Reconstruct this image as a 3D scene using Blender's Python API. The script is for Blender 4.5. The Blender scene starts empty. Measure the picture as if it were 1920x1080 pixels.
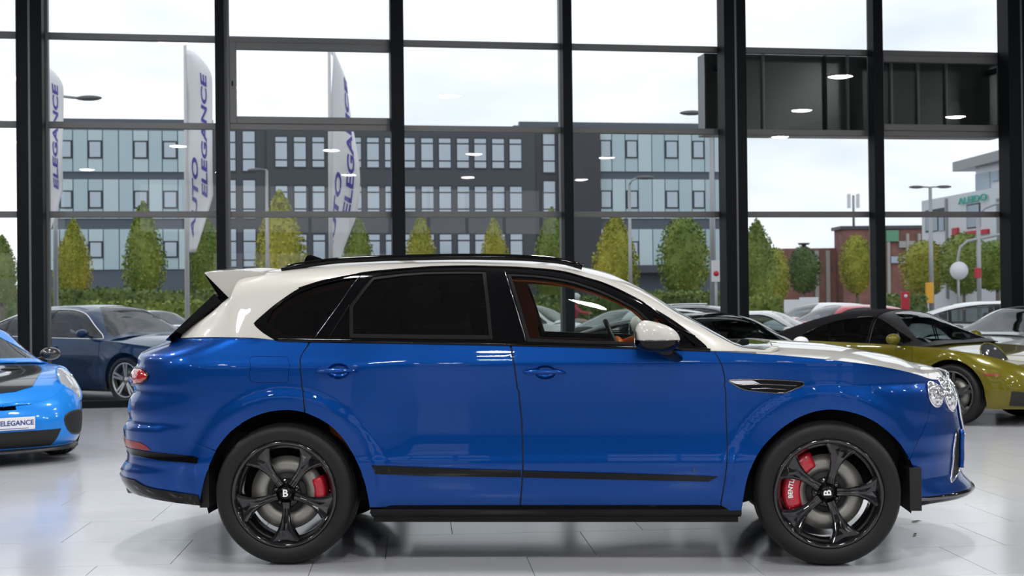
import bpy, bmesh, math, random
import numpy as np
from mathutils import Vector, Matrix
from mathutils.geometry import delaunay_2d_cdt

random.seed(7)
SC = bpy.context.scene
COL = SC.collection

# ------------------------------------------------------------------ camera
FPX, CX, CY = 2667.0, 960.0, 540.0          # focal length in pixels of the 1920x1080 frame
CAM = np.array([0.0, -8.0, 1.457])
PITCH, ROLL = math.atan(23 / FPX), 0.0106
_f = np.array([0, math.cos(PITCH), math.sin(PITCH)])
_r0 = np.array([1.0, 0, 0]); _u0 = np.array([0, -math.sin(PITCH), math.cos(PITCH)])
_r = _r0 * math.cos(ROLL) - _u0 * math.sin(ROLL)
_u = _u0 * math.cos(ROLL) + _r0 * math.sin(ROLL)
cd = bpy.data.cameras.new('camera'); cam = bpy.data.objects.new('camera', cd); COL.objects.link(cam)
cd.sensor_width = 36.0; cd.lens = FPX * 36 / 1920; cd.clip_start = 0.1; cd.clip_end = 600
cam.matrix_world = Matrix(((_r[0], _u[0], -_f[0], CAM[0]), (_r[1], _u[1], -_f[1], CAM[1]),
                           (_r[2], _u[2], -_f[2], CAM[2]), (0, 0, 0, 1)))
cd.dof.use_dof = True; cd.dof.focus_distance = 8.1; cd.dof.aperture_fstop = 5.0
SC.camera = cam

# ------------------------------------------------------------------ view, sky
SC.view_settings.view_transform = 'Standard'
SC.view_settings.look = 'None'
SC.view_settings.gamma = 1.0
SC.view_settings.use_curve_mapping = False
SC.view_settings.exposure = 0.0
SC.cycles.use_denoising = True
SC.cycles.max_bounces = 12
SC.cycles.transparent_max_bounces = 24
SC.cycles.sample_clamp_indirect = 6.0
SC.cycles.caustics_reflective = False
SC.cycles.caustics_refractive = False
W = bpy.data.worlds.new('overcast_sky'); SC.world = W; W.use_nodes = True
nt = W.node_tree; nt.nodes.clear()
_o = nt.nodes.new('ShaderNodeOutputWorld'); _b = nt.nodes.new('ShaderNodeBackground')
_tc = nt.nodes.new('ShaderNodeTexCoord'); _mp = nt.nodes.new('ShaderNodeMapping')
_mp.inputs['Scale'].default_value = (1.0, 1.0, 3.0)
_n = nt.nodes.new('ShaderNodeTexNoise'); _n.inputs['Scale'].default_value = 2.6
_n.inputs['Detail'].default_value = 4; _n.inputs['Roughness'].default_value = .55
_cr = nt.nodes.new('ShaderNodeValToRGB')
_cr.color_ramp.elements[0].position = .30; _cr.color_ramp.elements[0].color = (.46, .52, .61, 1)
_cr.color_ramp.elements[1].position = .72; _cr.color_ramp.elements[1].color = (1.0, 1.0, 1.0, 1)
nt.links.new(_tc.outputs['Generated'], _mp.inputs['Vector'])
nt.links.new(_mp.outputs['Vector'], _n.inputs['Vector'])
nt.links.new(_n.outputs['Fac'], _cr.inputs['Fac'])
nt.links.new(_cr.outputs['Color'], _b.inputs['Color'])
_b.inputs['Strength'].default_value = 1.55
nt.links.new(_b.outputs['Background'], _o.inputs['Surface'])

# ------------------------------------------------------------------ rays through pixels of the photograph
def ray(px, py):
    d = _f + _r * ((px - CX) / FPX) - _u * ((py - CY) / FPX)
    return CAM, d
def at_depth(px, py, Y):                       # the point on that ray with world y = Y
    o, d = ray(px, py); return o + d * ((Y - o[1]) / d[1])
def on_ground(px, py, z=0.0):
    o, d = ray(px, py); return o + d * ((z - o[2]) / d[2])
def project(p):
    v = np.asarray(p, float) - CAM
    w = v @ _f
    return CX + FPX * (v @ _r) / w, CY - FPX * (v @ _u) / w

# ------------------------------------------------------------------ materials
MATS = {}
def principled(name, color, rough=.5, metal=0.0, **kw):
    if name in MATS: return MATS[name]
    m = bpy.data.materials.new(name); m.use_nodes = True
    b = m.node_tree.nodes['Principled BSDF']
    b.inputs['Base Color'].default_value = (*color, 1); b.inputs['Roughness'].default_value = rough
    b.inputs['Metallic'].default_value = metal
    for k, v in kw.items(): b.inputs[k.replace('_', ' ')].default_value = v
    m.diffuse_color = (*color, 1)
    MATS[name] = m; return m
def noisy(m, scale, c1, c2, bump=0.0, detail=4, stretch=(1, 1, 1), lo=.35, hi=.65):
    n = m.node_tree; b = n.nodes['Principled BSDF']
    tc = n.nodes.new('ShaderNodeTexCoord'); mp = n.nodes.new('ShaderNodeMapping'); mp.inputs['Scale'].default_value = stretch
    t = n.nodes.new('ShaderNodeTexNoise'); t.inputs['Scale'].default_value = scale; t.inputs['Detail'].default_value = detail
    r = n.nodes.new('ShaderNodeValToRGB')
    r.color_ramp.elements[0].color = (*c1, 1); r.color_ramp.elements[1].color = (*c2, 1)
    r.color_ramp.elements[0].position = lo; r.color_ramp.elements[1].position = hi
    n.links.new(tc.outputs['Object'], mp.inputs['Vector']); n.links.new(mp.outputs['Vector'], t.inputs['Vector'])
    n.links.new(t.outputs['Fac'], r.inputs['Fac']); n.links.new(r.outputs['Color'], b.inputs['Base Color'])
    if bump:
        bp = n.nodes.new('ShaderNodeBump'); bp.inputs['Strength'].default_value = bump; bp.inputs['Distance'].default_value = .02
        n.links.new(t.outputs['Fac'], bp.inputs['Height']); n.links.new(bp.outputs['Normal'], b.inputs['Normal'])
    return m
def paint(name, color, metal=.35, rough=.32, coat=1.0):
    return principled(name, color, rough, metal, Coat_Weight=coat, Coat_Roughness=.015, Coat_IOR=1.38, Specular_IOR_Level=.15)
def glass(name, tint, gloss=1.0, rough=0.0):
    """thin pane: what lies behind shows through, tinted; the face mirrors by Fresnel"""
    if name in MATS: return MATS[name]
    m = bpy.data.materials.new(name); m.use_nodes = True; n = m.node_tree; n.nodes.clear()
    o = n.nodes.new('ShaderNodeOutputMaterial'); mx = n.nodes.new('ShaderNodeMixShader')
    t = n.nodes.new('ShaderNodeBsdfTransparent'); t.inputs['Color'].default_value = (*tint, 1)
    g = n.nodes.new('ShaderNodeBsdfGlossy'); g.inputs['Roughness'].default_value = rough
    g.inputs['Color'].default_value = (gloss, gloss, gloss, 1)
    f = n.nodes.new('ShaderNodeFresnel'); f.inputs['IOR'].default_value = 1.45
    n.links.new(f.outputs['Fac'], mx.inputs['Fac']); n.links.new(t.outputs['BSDF'], mx.inputs[1])
    n.links.new(g.outputs['BSDF'], mx.inputs[2]); n.links.new(mx.outputs['Shader'], o.inputs['Surface'])
    m.diffuse_color = (*tint, .3); MATS[name] = m; return m
def emit(name, color, strength):
    if name in MATS: return MATS[name]
    m = bpy.data.materials.new(name); m.use_nodes = True; n = m.node_tree
    b = n.nodes['Principled BSDF']; b.inputs['Base Color'].default_value = (*color, 1)
    b.inputs['Emission Color'].default_value = (*color, 1); b.inputs['Emission Strength'].default_value = strength
    MATS[name] = m; return m

# ------------------------------------------------------------------ mesh helpers
def mesh_from(name, V, F, smooth=False):
    me = bpy.data.meshes.new(name); me.from_pydata([tuple(map(float, v)) for v in V], [], [tuple(map(int, f)) for f in F])
    me.validate(); 
    if smooth: me.shade_smooth()
    me.update(); return me
def link(name, me, mat=None, parent=None, loc=None, rot=None, scale=None):
    o = bpy.data.objects.new(name, me); COL.objects.link(o)
    if mat is not None and me is not None and hasattr(me, 'materials') and not me.materials:
        for m_ in (mat if isinstance(mat, (list, tuple)) else [mat]): me.materials.append(m_)
    if parent is not None: o.parent = parent
    if loc is not None: o.location = [float(v) for v in loc]
    if rot is not None: o.rotation_euler = rot
    if scale is not None: o.scale = scale
    return o
def tag(o, label=None, cat=None, group=None, kind=None):
    if label: o['label'] = label
    if cat: o['category'] = cat
    if group: o['group'] = group
    if kind: o['kind'] = kind
    return o
def thing(name, label, cat, loc=(0, 0, 0), rz=0.0, group=None):
    o = bpy.data.objects.new(name, None); COL.objects.link(o)
    o.location = [float(v) for v in loc]; o.rotation_euler = (0, 0, rz); o.empty_display_size = .2
    return tag(o, label, cat, group)

class MB:
    """collects shapes into one mesh"""
    def __init__(s): s.V = []; s.F = []; s.S = []
    def add(s, V, F, smooth=False):
        b = len(s.V); s.V += [tuple(map(float, v)) for v in V]
        for f in F: s.F.append(tuple(b + i for i in f)); s.S.append(smooth)
        return s
    def box(s, lo, hi):
        x0, y0, z0 = lo; x1, y1, z1 = hi
        V = [(x0, y0, z0), (x1, y0, z0), (x1, y1, z0), (x0, y1, z0), (x0, y0, z1), (x1, y0, z1), (x1, y1, z1), (x0, y1, z1)]
        return s.add(V, [(0, 3, 2, 1), (4, 5, 6, 7), (0, 1, 5, 4), (1, 2, 6, 5), (2, 3, 7, 6), (3, 0, 4, 7)])
    def beam(s, a, b, w, d, up=(0, 0, 1)):
        a = Vector(a); b = Vector(b); ax = (b - a).normalized(); up = Vector(up)
        if abs(ax.dot(up)) > .95: up = Vector((0, 1, 0))
        sx = ax.cross(up).normalized(); sy = sx.cross(ax)
        V = []
        for p in (a, b):
            for i, j in ((-1, -1), (1, -1), (1, 1), (-1, 1)): V.append(p + sx * (w / 2 * i) + sy * (d / 2 * j))
        return s.add(V, [(0, 1, 2, 3), (7, 6, 5, 4), (0, 4, 5, 1), (1, 5, 6, 2), (2, 6, 7, 3), (3, 7, 4, 0)])
    def tube(s, pts, r, seg=8, closed=False, cap=True, flat=1.0):
        pts = [Vector(p) for p in pts]; n = len(pts)
        rr = r if hasattr(r, '__len__') else [r] * n
        V = []; prev = None
        for i, p in enumerate(pts):
            if closed: t = pts[(i + 1) % n] - pts[i - 1]
            else: t = pts[min(i + 1, n - 1)] - pts[max(i - 1, 0)]
            t.normalize()
            if prev is None:
                a = Vector((0, 0, 1)) if abs(t.z) < .9 else Vector((1, 0, 0)); u = t.cross(a).normalized()
            else:
                u = prev - t * prev.dot(t)
                if u.length < 1e-6: u = t.orthogonal()
                u.normalize()
            prev = u; v = t.cross(u)
            for k in range(seg):
                a = 2 * math.pi * k / seg
                V.append(p + (u * math.cos(a) + v * math.sin(a) * flat) * rr[i])
        F = []
        for i in range(n if closed else n - 1):
            j = (i + 1) % n
            for k in range(seg):
                l = (k + 1) % seg; F.append((i * seg + k, j * seg + k, j * seg + l, i * seg + l))
        if cap and not closed:
            F.append(tuple(range(seg))); F.append(tuple((n - 1) * seg + k for k in reversed(range(seg))))
        return s.add(V, F, True)
    def lathe(s, prof, seg=48, axis='y', closed=False, a0=0.0, a1=2 * math.pi):
        """prof: list of (r, h) turned about the axis"""
        V = []; F = []; full = abs(a1 - a0 - 2 * math.pi) < 1e-6; m = seg if full else seg + 1
        for (r, h) in prof:
            for k in range(m):
                a = a0 + (a1 - a0) * k / seg; c, sn = r * math.cos(a), r * math.sin(a)
                V.append((c, h, sn) if axis == 'y' else ((c, sn, h) if axis == 'z' else (h, c, sn)))
        n = len(prof)
        for i in range(n if closed else n - 1):
            j = (i + 1) % n
            for k in range(seg):
                l = (k + 1) % m; F.append((i * m + k, i * m + l, j * m + l, j * m + k))
        return s.add(V, F, True)
    def prism(s, poly, d, mapf):
        """2-D polygon swept by d; mapf(u, v, w) gives the point"""
        n = len(poly); V = [mapf(u, v, 0) for u, v in poly] + [mapf(u, v, d) for u, v in poly]
        F = [tuple(range(n - 1, -1, -1)), tuple(range(n, 2 * n))] + [(i, (i + 1) % n, n + (i + 1) % n, n + i) for i in range(n)]
        return s.add(V, F)
    def ball(s, c, r, seg=12, rings=8):
        c = np.array(c, float); r = np.array(r if hasattr(r, '__len__') else (r, r, r), float); V = []; F = []
        for i in range(rings + 1):
            th = math.pi * i / rings
            for k in range(seg):
                ph = 2 * math.pi * k / seg
                V.append(c + r * np.array([math.sin(th) * math.cos(ph), math.sin(th) * math.sin(ph), math.cos(th)]))
        for i in range(rings):
            for k in range(seg):
                l = (k + 1) % seg; F.append((i * seg + k, (i + 1) * seg + k, (i + 1) * seg + l, i * seg + l))
        return s.add(V, F, True)
    def grid(s, P, smooth=True):
        """P: (n, m, 3) array of points"""
        n, m = P.shape[:2]
        F = [(i * m + j, i * m + j + 1, (i + 1) * m + j + 1, (i + 1) * m + j) for i in range(n - 1) for j in range(m - 1)]
        return s.add(P.reshape(-1, 3), F, smooth)
    def mesh(s, name):
        me = bpy.data.meshes.new(name); me.from_pydata(s.V, [], s.F); me.validate()
        if len(me.polygons) == len(s.S): me.polygons.foreach_set('use_smooth', s.S)
        elif any(s.S): me.shade_smooth()
        bm = bmesh.new(); bm.from_mesh(me); bmesh.ops.remove_doubles(bm, verts=bm.verts, dist=1e-6)
        bmesh.ops.recalc_face_normals(bm, faces=bm.faces); bm.to_mesh(me); bm.free()
        me.update(); return me
    def build(s, name, mat, parent=None, bevel=0.0, **kw):
        o = link(name, s.mesh(name), mat, parent, **kw)
        if bevel:
            b = o.modifiers.new('edge', 'BEVEL'); b.width = bevel; b.segments = 2; b.limit_method = 'ANGLE'
        return o

def copy_tree(o, parent=None):
    c = o.copy(); COL.objects.link(c); c.parent = parent
    for ch in list(o.children): copy_tree(ch, c)
    return c

def pchip(xs, ys):
    o = np.argsort(xs); x = np.array(xs, float)[o]; y = np.array(ys, float)[o]
    k = np.concatenate([[True], np.diff(x) > 1e-9]); x = x[k]; y = y[k]
    h = np.diff(x); d = np.diff(y) / h; m = np.zeros(len(x)); m[0] = d[0]; m[-1] = d[-1]
    for i in range(1, len(x) - 1):
        if d[i - 1] * d[i] > 0:
            w1 = 2 * h[i] + h[i - 1]; w2 = h[i] + 2 * h[i - 1]; m[i] = (w1 + w2) / (w1 / d[i - 1] + w2 / d[i])
    def f(q):
        q = np.clip(np.asarray(q, float), x[0], x[-1]); i = np.clip(np.searchsorted(x, q) - 1, 0, len(h) - 1)
        t = (q - x[i]) / h[i]; t2 = t * t; t3 = t2 * t
        return (2 * t3 - 3 * t2 + 1) * y[i] + (t3 - 2 * t2 + t) * h[i] * m[i] + (-2 * t3 + 3 * t2) * y[i + 1] + (t3 - t2) * h[i] * m[i + 1]
    return f
def sstep(x, a, b):
    t = np.clip((np.asarray(x, float) - a) / (b - a), 0, 1); return t * t * (3 - 2 * t)
def inside(poly, P):
    poly = np.asarray(poly, float); P = np.asarray(P, float); r = np.zeros(len(P), bool); n = len(poly)
    x, y = P[:, 0], P[:, 1]
    for i in range(n):
        x1, y1 = poly[i]; x2, y2 = poly[(i + 1) % n]
        if y1 == y2: continue
        c = ((y1 > y) != (y2 > y)) & (x < (x2 - x1) * (y - y1) / (y2 - y1) + x1); r ^= c
    return r
def densify(poly, res, closed=True):
    out = []; n = len(poly)
    for i in range(n if closed else n - 1):
        a = np.array(poly[i], float); b = np.array(poly[(i + 1) % n], float)
        k = max(1, int(math.ceil(np.hypot(*(b - a)) / res)))
        for j in range(k): out.append(a + (b - a) * j / k)
    if not closed: out.append(np.array(poly[-1], float))
    return out
def inset_poly(poly, d):
    P = np.array(poly, float); A = .5 * np.sum(P[:, 0] * np.roll(P[:, 1], -1) - np.roll(P[:, 0], -1) * P[:, 1])
    sg = 1 if A > 0 else -1
    e1 = P - np.roll(P, 1, 0); e2 = np.roll(P, -1, 0) - P
    def nrm(e):
        l = np.maximum(np.hypot(e[:, 0], e[:, 1]), 1e-9)[:, None]; return np.stack([-e[:, 1], e[:, 0]], 1) / l * sg
    n1, n2 = nrm(e1), nrm(e2); b = n1 + n2; l2 = np.maximum((b * b).sum(1), .35)[:, None]
    return P + b * (2 * d / l2)

def panel(name, surf, outer, mat, parent=None, holes=(), res=.03, thick=.012, offset=0.0, gap=0.0, bulge=0.0, back=False):
    """a sheet cut out of a curved surface: outline and holes are given in the surface's own two coordinates"""
    outer = densify(outer, res)
    if gap: outer = densify(inset_poly(outer, gap), res)
    hs = [densify(h, res) for h in holes]
    O = np.array(outer); lo, hi = O.min(0), O.max(0)
    gx = np.arange(lo[0] + res * .5, hi[0], res); gy = np.arange(lo[1] + res * .5, hi[1], res)
    G = np.stack(np.meshgrid(gx, gy), -1).reshape(-1, 2)
    if len(G):
        keep = inside(O, G)
        for h in hs: keep &= ~inside(h, G)
        G = G[keep]
        B = np.concatenate([O] + [np.array(h) for h in hs])
        if len(G):
            ok = np.ones(len(G), bool)
            for c in range(0, len(G), 4000):
                g = G[c:c + 4000]; d2 = ((g[:, None, :] - B[None]) ** 2).sum(-1).min(1); ok[c:c + 4000] = d2 > (res * .45) ** 2
            G = G[ok]
    pts = []; edges = []
    for loop in [outer] + hs:
        b = len(pts); n = len(loop); pts += [Vector((float(p[0]), float(p[1]))) for p in loop]
        edges += [(b + i, b + (i + 1) % n) for i in range(n)]
    pts += [Vector((float(p[0]), float(p[1]))) for p in G]
    v2, _, tri, *_ = delaunay_2d_cdt(pts, edges, [], 0, 1e-6)
    D = np.array([(v.x, v.y) for v in v2]); T = np.array([t for t in tri if len(t) == 3])
    C = D[T].mean(1); k = inside(O, C)
    for h in hs: k &= ~inside(h, C)
    T = T[k]
    used = np.unique(T); rm = -np.ones(len(D), int); rm[used] = np.arange(len(used)); D = D[used]; T = rm[T]
    e = 1e-4
    P = surf(D[:, 0], D[:, 1])
    Du = surf(D[:, 0] + e, D[:, 1]) - surf(D[:, 0] - e, D[:, 1]); Dv = surf(D[:, 0], D[:, 1] + e) - surf(D[:, 0], D[:, 1] - e)
    N = np.cross(Du, Dv); l = np.linalg.norm(N, axis=1, keepdims=True); N = N / np.maximum(l, 1e-12)
    if bulge:
        B = np.concatenate([O] + [np.array(h) for h in hs]); dm = np.zeros(len(D))
        for c in range(0, len(D), 4000): dm[c:c + 4000] = np.sqrt(((D[c:c + 4000, None] - B[None]) ** 2).sum(-1).min(1))
        mx = dm.max() + 1e-9; P = P + N * (bulge * np.sqrt(np.clip(1 - (1 - dm / mx) ** 2, 0, 1)))[:, None]
    P = P + N * offset
    # triangle winding to agree with N
    fn = np.cross(P[T[:, 1]] - P[T[:, 0]], P[T[:, 2]] - P[T[:, 0]]); fl = (fn * N[T[:, 0]]).sum(1) < 0
    T[fl] = T[fl][:, ::-1]
    nv = len(P); V = [P]; F = [tuple(t) for t in T]
    if thick:
        cnt = {}
        for t in T:
            for i in range(3):
                a, b = int(t[i]), int(t[(i + 1) % 3]); cnt[(a, b)] = 1
        be = [(a, b) for (a, b) in cnt if (b, a) not in cnt]
        ids = sorted({i for ed in be for i in ed}); m1 = {v: nv + i for i, v in enumerate(ids)}; m2 = {v: nv + len(ids) + i for i, v in enumerate(ids)}
        V += [P[ids], P[ids] - N[ids] * thick]
        F += [(m1[b], m1[a], m2[a], m2[b]) for a, b in be]
    V = np.concatenate(V)
    me = bpy.data.meshes.new(name); me.from_pydata(V.tolist(), [], F); me.shade_smooth()
    if not bulge:
        nn = np.concatenate([N, np.zeros((len(V) - nv, 3))]) if len(V) > nv else N
        try: me.normals_split_custom_set_from_vertices([tuple(map(float, x)) for x in nn])
        except Exception: pass
    me.update()
    return link(name, me, mat, parent)
def mirror_y(o, name=None, parent='same'):
    """the same part on the other flank of the car"""
    me = o.data.copy(); n = len(me.vertices); co = np.empty(n * 3); me.vertices.foreach_get('co', co)
    co = co.reshape(-1, 3); co[:, 1] *= -1
    F = [tuple(reversed(p.vertices)) for p in me.polygons]; sm = [p.use_smooth for p in me.polygons]
    m2 = bpy.data.meshes.new(me.name); m2.from_pydata(co.tolist(), [], F); m2.polygons.foreach_set('use_smooth', sm); m2.update()
    for m_ in me.materials: m2.materials.append(m_)
    bpy.data.meshes.remove(me)
    c = link(name or o.name.split('.')[0], m2, None, o.parent if parent == 'same' else parent)
    if o.location.length > 0: c.location = (o.location.x, -o.location.y, o.location.z)
    return c

def text_mesh(name, body, size, mat, parent=None, M=None, extrude=.002, bold=False, shear=0.0, align='CENTER'):
    cu = bpy.data.curves.new(name, 'FONT'); cu.body = body; cu.size = size; cu.extrude = extrude
    cu.align_x = align; cu.align_y = 'CENTER'; cu.shear = shear; cu.resolution_u = 3
    if bold: cu.offset = size * .025
    t = bpy.data.objects.new(name, cu); COL.objects.link(t)
    dg = bpy.context.evaluated_depsgraph_get(); me = bpy.data.meshes.new_from_object(t.evaluated_get(dg))
    bpy.data.objects.remove(t); bpy.data.curves.remove(cu)
    me.name = name; me.materials.clear()
    if M is not None: me.transform(M)
    return link(name, me, mat, parent)
# ================================================================== showroom
WT = math.tan(math.radians(10.0)); WD0 = 13.2                      # glazed wall: Y = WD0 + X * WT
WDIR = np.array([math.cos(math.radians(10)), math.sin(math.radians(10)), 0]); WNRM = np.array([-WDIR[1], WDIR[0], 0])   # normal points outside
W0 = np.array([0, WD0, 0.0])
def on_wall(px, py, out=0.0):
    o, d = ray(px, py); p0 = W0 + WNRM * out; t = ((p0 - o) @ WNRM) / (d @ WNRM); return o + d * t
def wall_s(px, py, out=0.0): return float((on_wall(px, py, out) - W0) @ WDIR)
def wp(s, out, z): return W0 + WDIR * s + WNRM * out + np.array([0, 0, z])

M_FLOOR = principled('polished_floor_tile', (.60, .605, .62), .16, 0, Specular_IOR_Level=.5)
noisy(M_FLOOR, .7, (.485, .495, .53), (.545, .555, .585), 0)
M_GROUT = principled('tile_joint', (.30, .30, .31), .7)
M_FRAME = principled('anodised_grey_frame', (.12, .122, .125), .42, .35)
M_POST = principled('black_blue_steel_post', (.0040, .0058, .0085), .5, 0, Specular_IOR_Level=.12)
M_PANE = glass('showroom_glass', (.93, .95, .945))
M_WALLW = principled('graphite_plaster', (.085, .088, .095), .8)
M_CEIL = principled('grey_ceiling', (.22, .225, .23), .8)
XL, XRR, YB, HC = -17.0, 19.0, -28.0, 7.4
def wallY(x): return WD0 + x * WT
# floor slab with tiles laid on it
fm = MB(); P = [(XL, YB), (XRR, YB), (XRR, wallY(XRR)), (XL, wallY(XL))]
fm.prism(P, .19, lambda u, v, w: (u, v, -.20 + w)); floor = tag(fm.build('floor', M_GROUT), kind='structure')
TW, TD = 1.20, .82; TA = math.atan(180 / 2667)
tdir = np.array([math.cos(TA), math.sin(TA)]); tnrm = np.array([-tdir[1], tdir[0]])
g0 = on_ground(1118, 1040)[:2]
tm_ = MB().box((.002, .002, -.0105), (TW - .002, TD - .002, 0)).mesh('tile'); tm_.materials.append(M_FLOOR)
rest = MB(); ntile = 0
room = [(XL + .02, YB + .02), (XRR - .02, YB + .02), (XRR - .02, wallY(XRR) - .06), (XL + .02, wallY(XL) - .06)]
def clip(poly, a, b, c):                                              # keep a*x + b*y <= c
    out = []
    for i in range(len(poly)):
        p, q = poly[i], poly[(i + 1) % len(poly)]; fp, fq = a * p[0] + b * p[1] - c, a * q[0] + b * q[1] - c
        if fp <= 0: out.append(p)
        if fp * fq < 0: t = fp / (fp - fq); out.append((p[0] + t * (q[0] - p[0]), p[1] + t * (q[1] - p[1])))
    return out
tcount = 0
for r in range(-38, 24):
    for c in range(-20, 24):
        o2 = g0 + tnrm * (r - 1) * TD + tdir * (c * TW + .4 * ((r - 1) % 3))
        poly = [tuple(o2 + tdir * u + tnrm * v) for u, v in ((.002, .002), (TW - .002, .002), (TW - .002, TD - .002), (.002, TD - .002))]
        full = all(XL + .02 < x < XRR - .02 and YB + .02 < y < wallY(x) - .06 for x, y in poly)
        if full:
            px = [project((x, y, 0)) for x, y in poly]; dep = min(y for _, y in poly) + 8
            if dep > 3 and any(-30 < a < 1950 and 560 < b < 1110 for a, b in px) and tcount < 298:
                tcount += 1
                link('tile', tm_, None, floor, (o2[0], o2[1], 0), (0, 0, TA)); continue
        else:
            poly = clip(poly, -1, 0, -(XL + .02)); poly = clip(poly, 1, 0, XRR - .02) if len(poly) > 2 else []
            poly = clip(poly, 0, -1, -(YB + .02)) if len(poly) > 2 else []; poly = clip(poly, -WT, 1, WD0 - .06) if len(poly) > 2 else []
        if len(poly) > 2: rest.add([(x, y, 0) for x, y in poly], [tuple(range(len(poly)))])
rt = rest.build('tile_field', M_FLOOR, floor); rt['kind'] = 'stuff'

# ---- glazed wall
wall = thing('wall_front', None, None); tag(wall, kind='structure')
Z1, Z2, Z3 = [float(np.mean([on_wall(a, b)[2] for a, b in L])) for L in
              ([(404, 73.4), (900, 86.5), (1350, 94), (1620, 98.8)], [(404, 237.5), (900, 243), (1355, 248), (1625, 250)], [(404, 402), (900, 402.5), (1358, 403), (1628, 401.7)])]
ZT = HC
# mullion axes along the wall, and the black posts standing in front of them: (pixel span of the post at y = 240)
posts = [((30, 79), 85, .34), ((404, 421), 424, .22), ((734, 758.5), 750, .22), ((1057, 1074.5), 1055, .22), ((1360, 1401), 1357, .34), ((1640, 1658), 1636, .22), ((1893, 1940), 1888, .34)]
mull = [wall_s(b, 240) for _, b, _ in posts]
step = 2.55
left = [mull[0] - step * k for k in range(4, 0, -1)]; right = [mull[-1] + step * k for k in range(1, 5)]
allm = left + mull + right
def wbox(name, s0, s1, o0, o1, z0, z1, mat, parent, bevel=.004):
    m = MB(); V = [wp(s, o, z) for z in (z0, z1) for (s, o) in ((s0, o0), (s1, o0), (s1, o1), (s0, o1))]
    m.add(V, [(0, 3, 2, 1), (4, 5, 6, 7), (0, 1, 5, 4), (1, 2, 6, 5), (2, 3, 7, 6), (3, 0, 4, 7)]); return m.build(name, mat, parent, bevel)
MW = .055
for s in allm: wbox('mullion', s - MW, s + MW, -.09, .06, 0, ZT, M_FRAME, wall)
def post(s0, s1, depth, wide):
    wbox('post', s0, s1, -.10 - depth, -.09, 0, ZT, M_POST, wall, .01)
    if wide: wbox('post_groove', (s0 + s1) / 2 - .012, (s0 + s1) / 2 + .018, -.105 - depth, -.10 - depth, 0, ZT, M_FRAME, wall, .002)
for (a, b), mx, dp in posts:
    post(wall_s(a, 240, -.1 - dp), wall_s(b, 240, -.1 - dp), dp, dp > .3)
for s in left + right: post(s - .08, s + .08, .22, False)
rows = [(.10, Z3), (Z3, Z2), (Z2, Z1), (Z1, ZT)]
for i in range(len(allm) - 1):
    s0, s1 = allm[i] + MW, allm[i + 1] - MW
    for z in (Z1, Z2, Z3): wbox('transom', s0, s1, -.07, .05, z - .043, z + .043, M_FRAME, wall)
    wbox('base_sill', s0, s1, -.12, .08, 0, .10, M_POST, wall)
    for k, (a, b) in enumerate(rows):
        za, zb = a + (.043 if k else 0), b - (.043 if k < 3 else 0)
        m = MB(); m.add([wp(s, .0, z) for s, z in ((s0, za), (s1, za), (s1, zb), (s0, zb))], [(0, 1, 2, 3)]); m.build('pane', M_PANE, wall)
        # tilting sashes have a broader frame of their own
        if k == 2 and i - len(left) in (1, 5, 9, -3):
            for q in ((s0, s0 + .10, za, zb), (s1 - .10, s1, za, zb), (s0 + .1, s1 - .1, za, za + .10), (s0 + .1, s1 - .1, zb - .10, zb)):
                wbox('sash_rail', q[0], q[1], -.095, .02, q[2], q[3], M_FRAME, wall)
            wbox('sash_handle', s0 + .03, s0 + .05, -.12, -.095, (za + zb) / 2 - .05, (za + zb) / 2 + .02, M_POST, wall)
# dark louvre box of the fascia outside, behind three panes
M_FASC = principled('dark_fascia_panel', (.030, .036, .034), .22, .3)
fas = thing('fascia_box', 'dark ribbed fascia box fixed outside the upper showroom panes', 'sign', wp(wall_s(1600, 170, .5), .5, 0))
f0, f1 = wall_s(1323, 170, .35), wall_s(1878, 170, .35)
root = Vector(fas.location)
def lbox(name, s0, s1, o0, o1, z0, z1, mat):
    o = wbox(name, s0, s1, o0, o1, z0, z1, mat, None, .005); o.data.transform(Matrix.Translation(-root)); o.parent = fas; return o
lbox('panel_sheet', f0, f1, .40, .75, Z2 + .0, Z1 + .02, M_FASC)
for px in (1432, 1548, 1590, 1672, 1722, 1775): 
    s = wall_s(px, 170, .35); lbox('panel_rib', s - .02, s + .02, .34, .40, Z2, Z1 + .02, M_FRAME if px != 1548 else M_POST)
for s in (f0 + .2, f1 - .2): lbox('bracket', s - .04, s + .04, .06, .42, Z1 - .25, Z1 - .17, M_POST)
# ---- the other walls, ceiling and lamps
def solid(name, lo, hi, mat): return tag(MB().box(lo, hi).build(name, mat), kind='structure')
solid('wall_left', (XL - .3, YB, -.2), (XL, wallY(XL), HC), M_WALLW)
solid('wall_right', (XRR, YB, -.2), (XRR + .3, wallY(XRR), HC), M_WALLW)
wb = thing('wall_back', None, None); tag(wb, kind='structure')
wb_ = MB(); BX = [(-9.0, -5.0), (1.5, 5.5), (7.0, 11.0)]                 # three window openings in the rear wall
wb_.box((XL - .3, YB - .3, -.2), (XRR + .3, YB, .9)); wb_.box((XL - .3, YB - .3, 3.6), (XRR + .3, YB, 4.5)); wb_.box((XL - .3, YB - .3, 6.5), (XRR + .3, YB, HC))
wb_.box((XL - .3, YB - .3, 4.5), (XL + 1.0, YB, 6.5)); wb_.box((-4.5, YB - .3, 4.5), (-1.5, YB, 6.5)); wb_.box((XRR - 1.0, YB - .3, 4.5), (XRR + .3, YB, 6.5))
ex = [XL - .3] + [v for p in BX for v in p] + [XRR + .3]
for i in range(0, len(ex), 2): wb_.box((ex[i], YB - .3, .9), (ex[i + 1], YB, 3.6))
wb_.build('wall_masonry', M_WALLW, wb)
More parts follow.
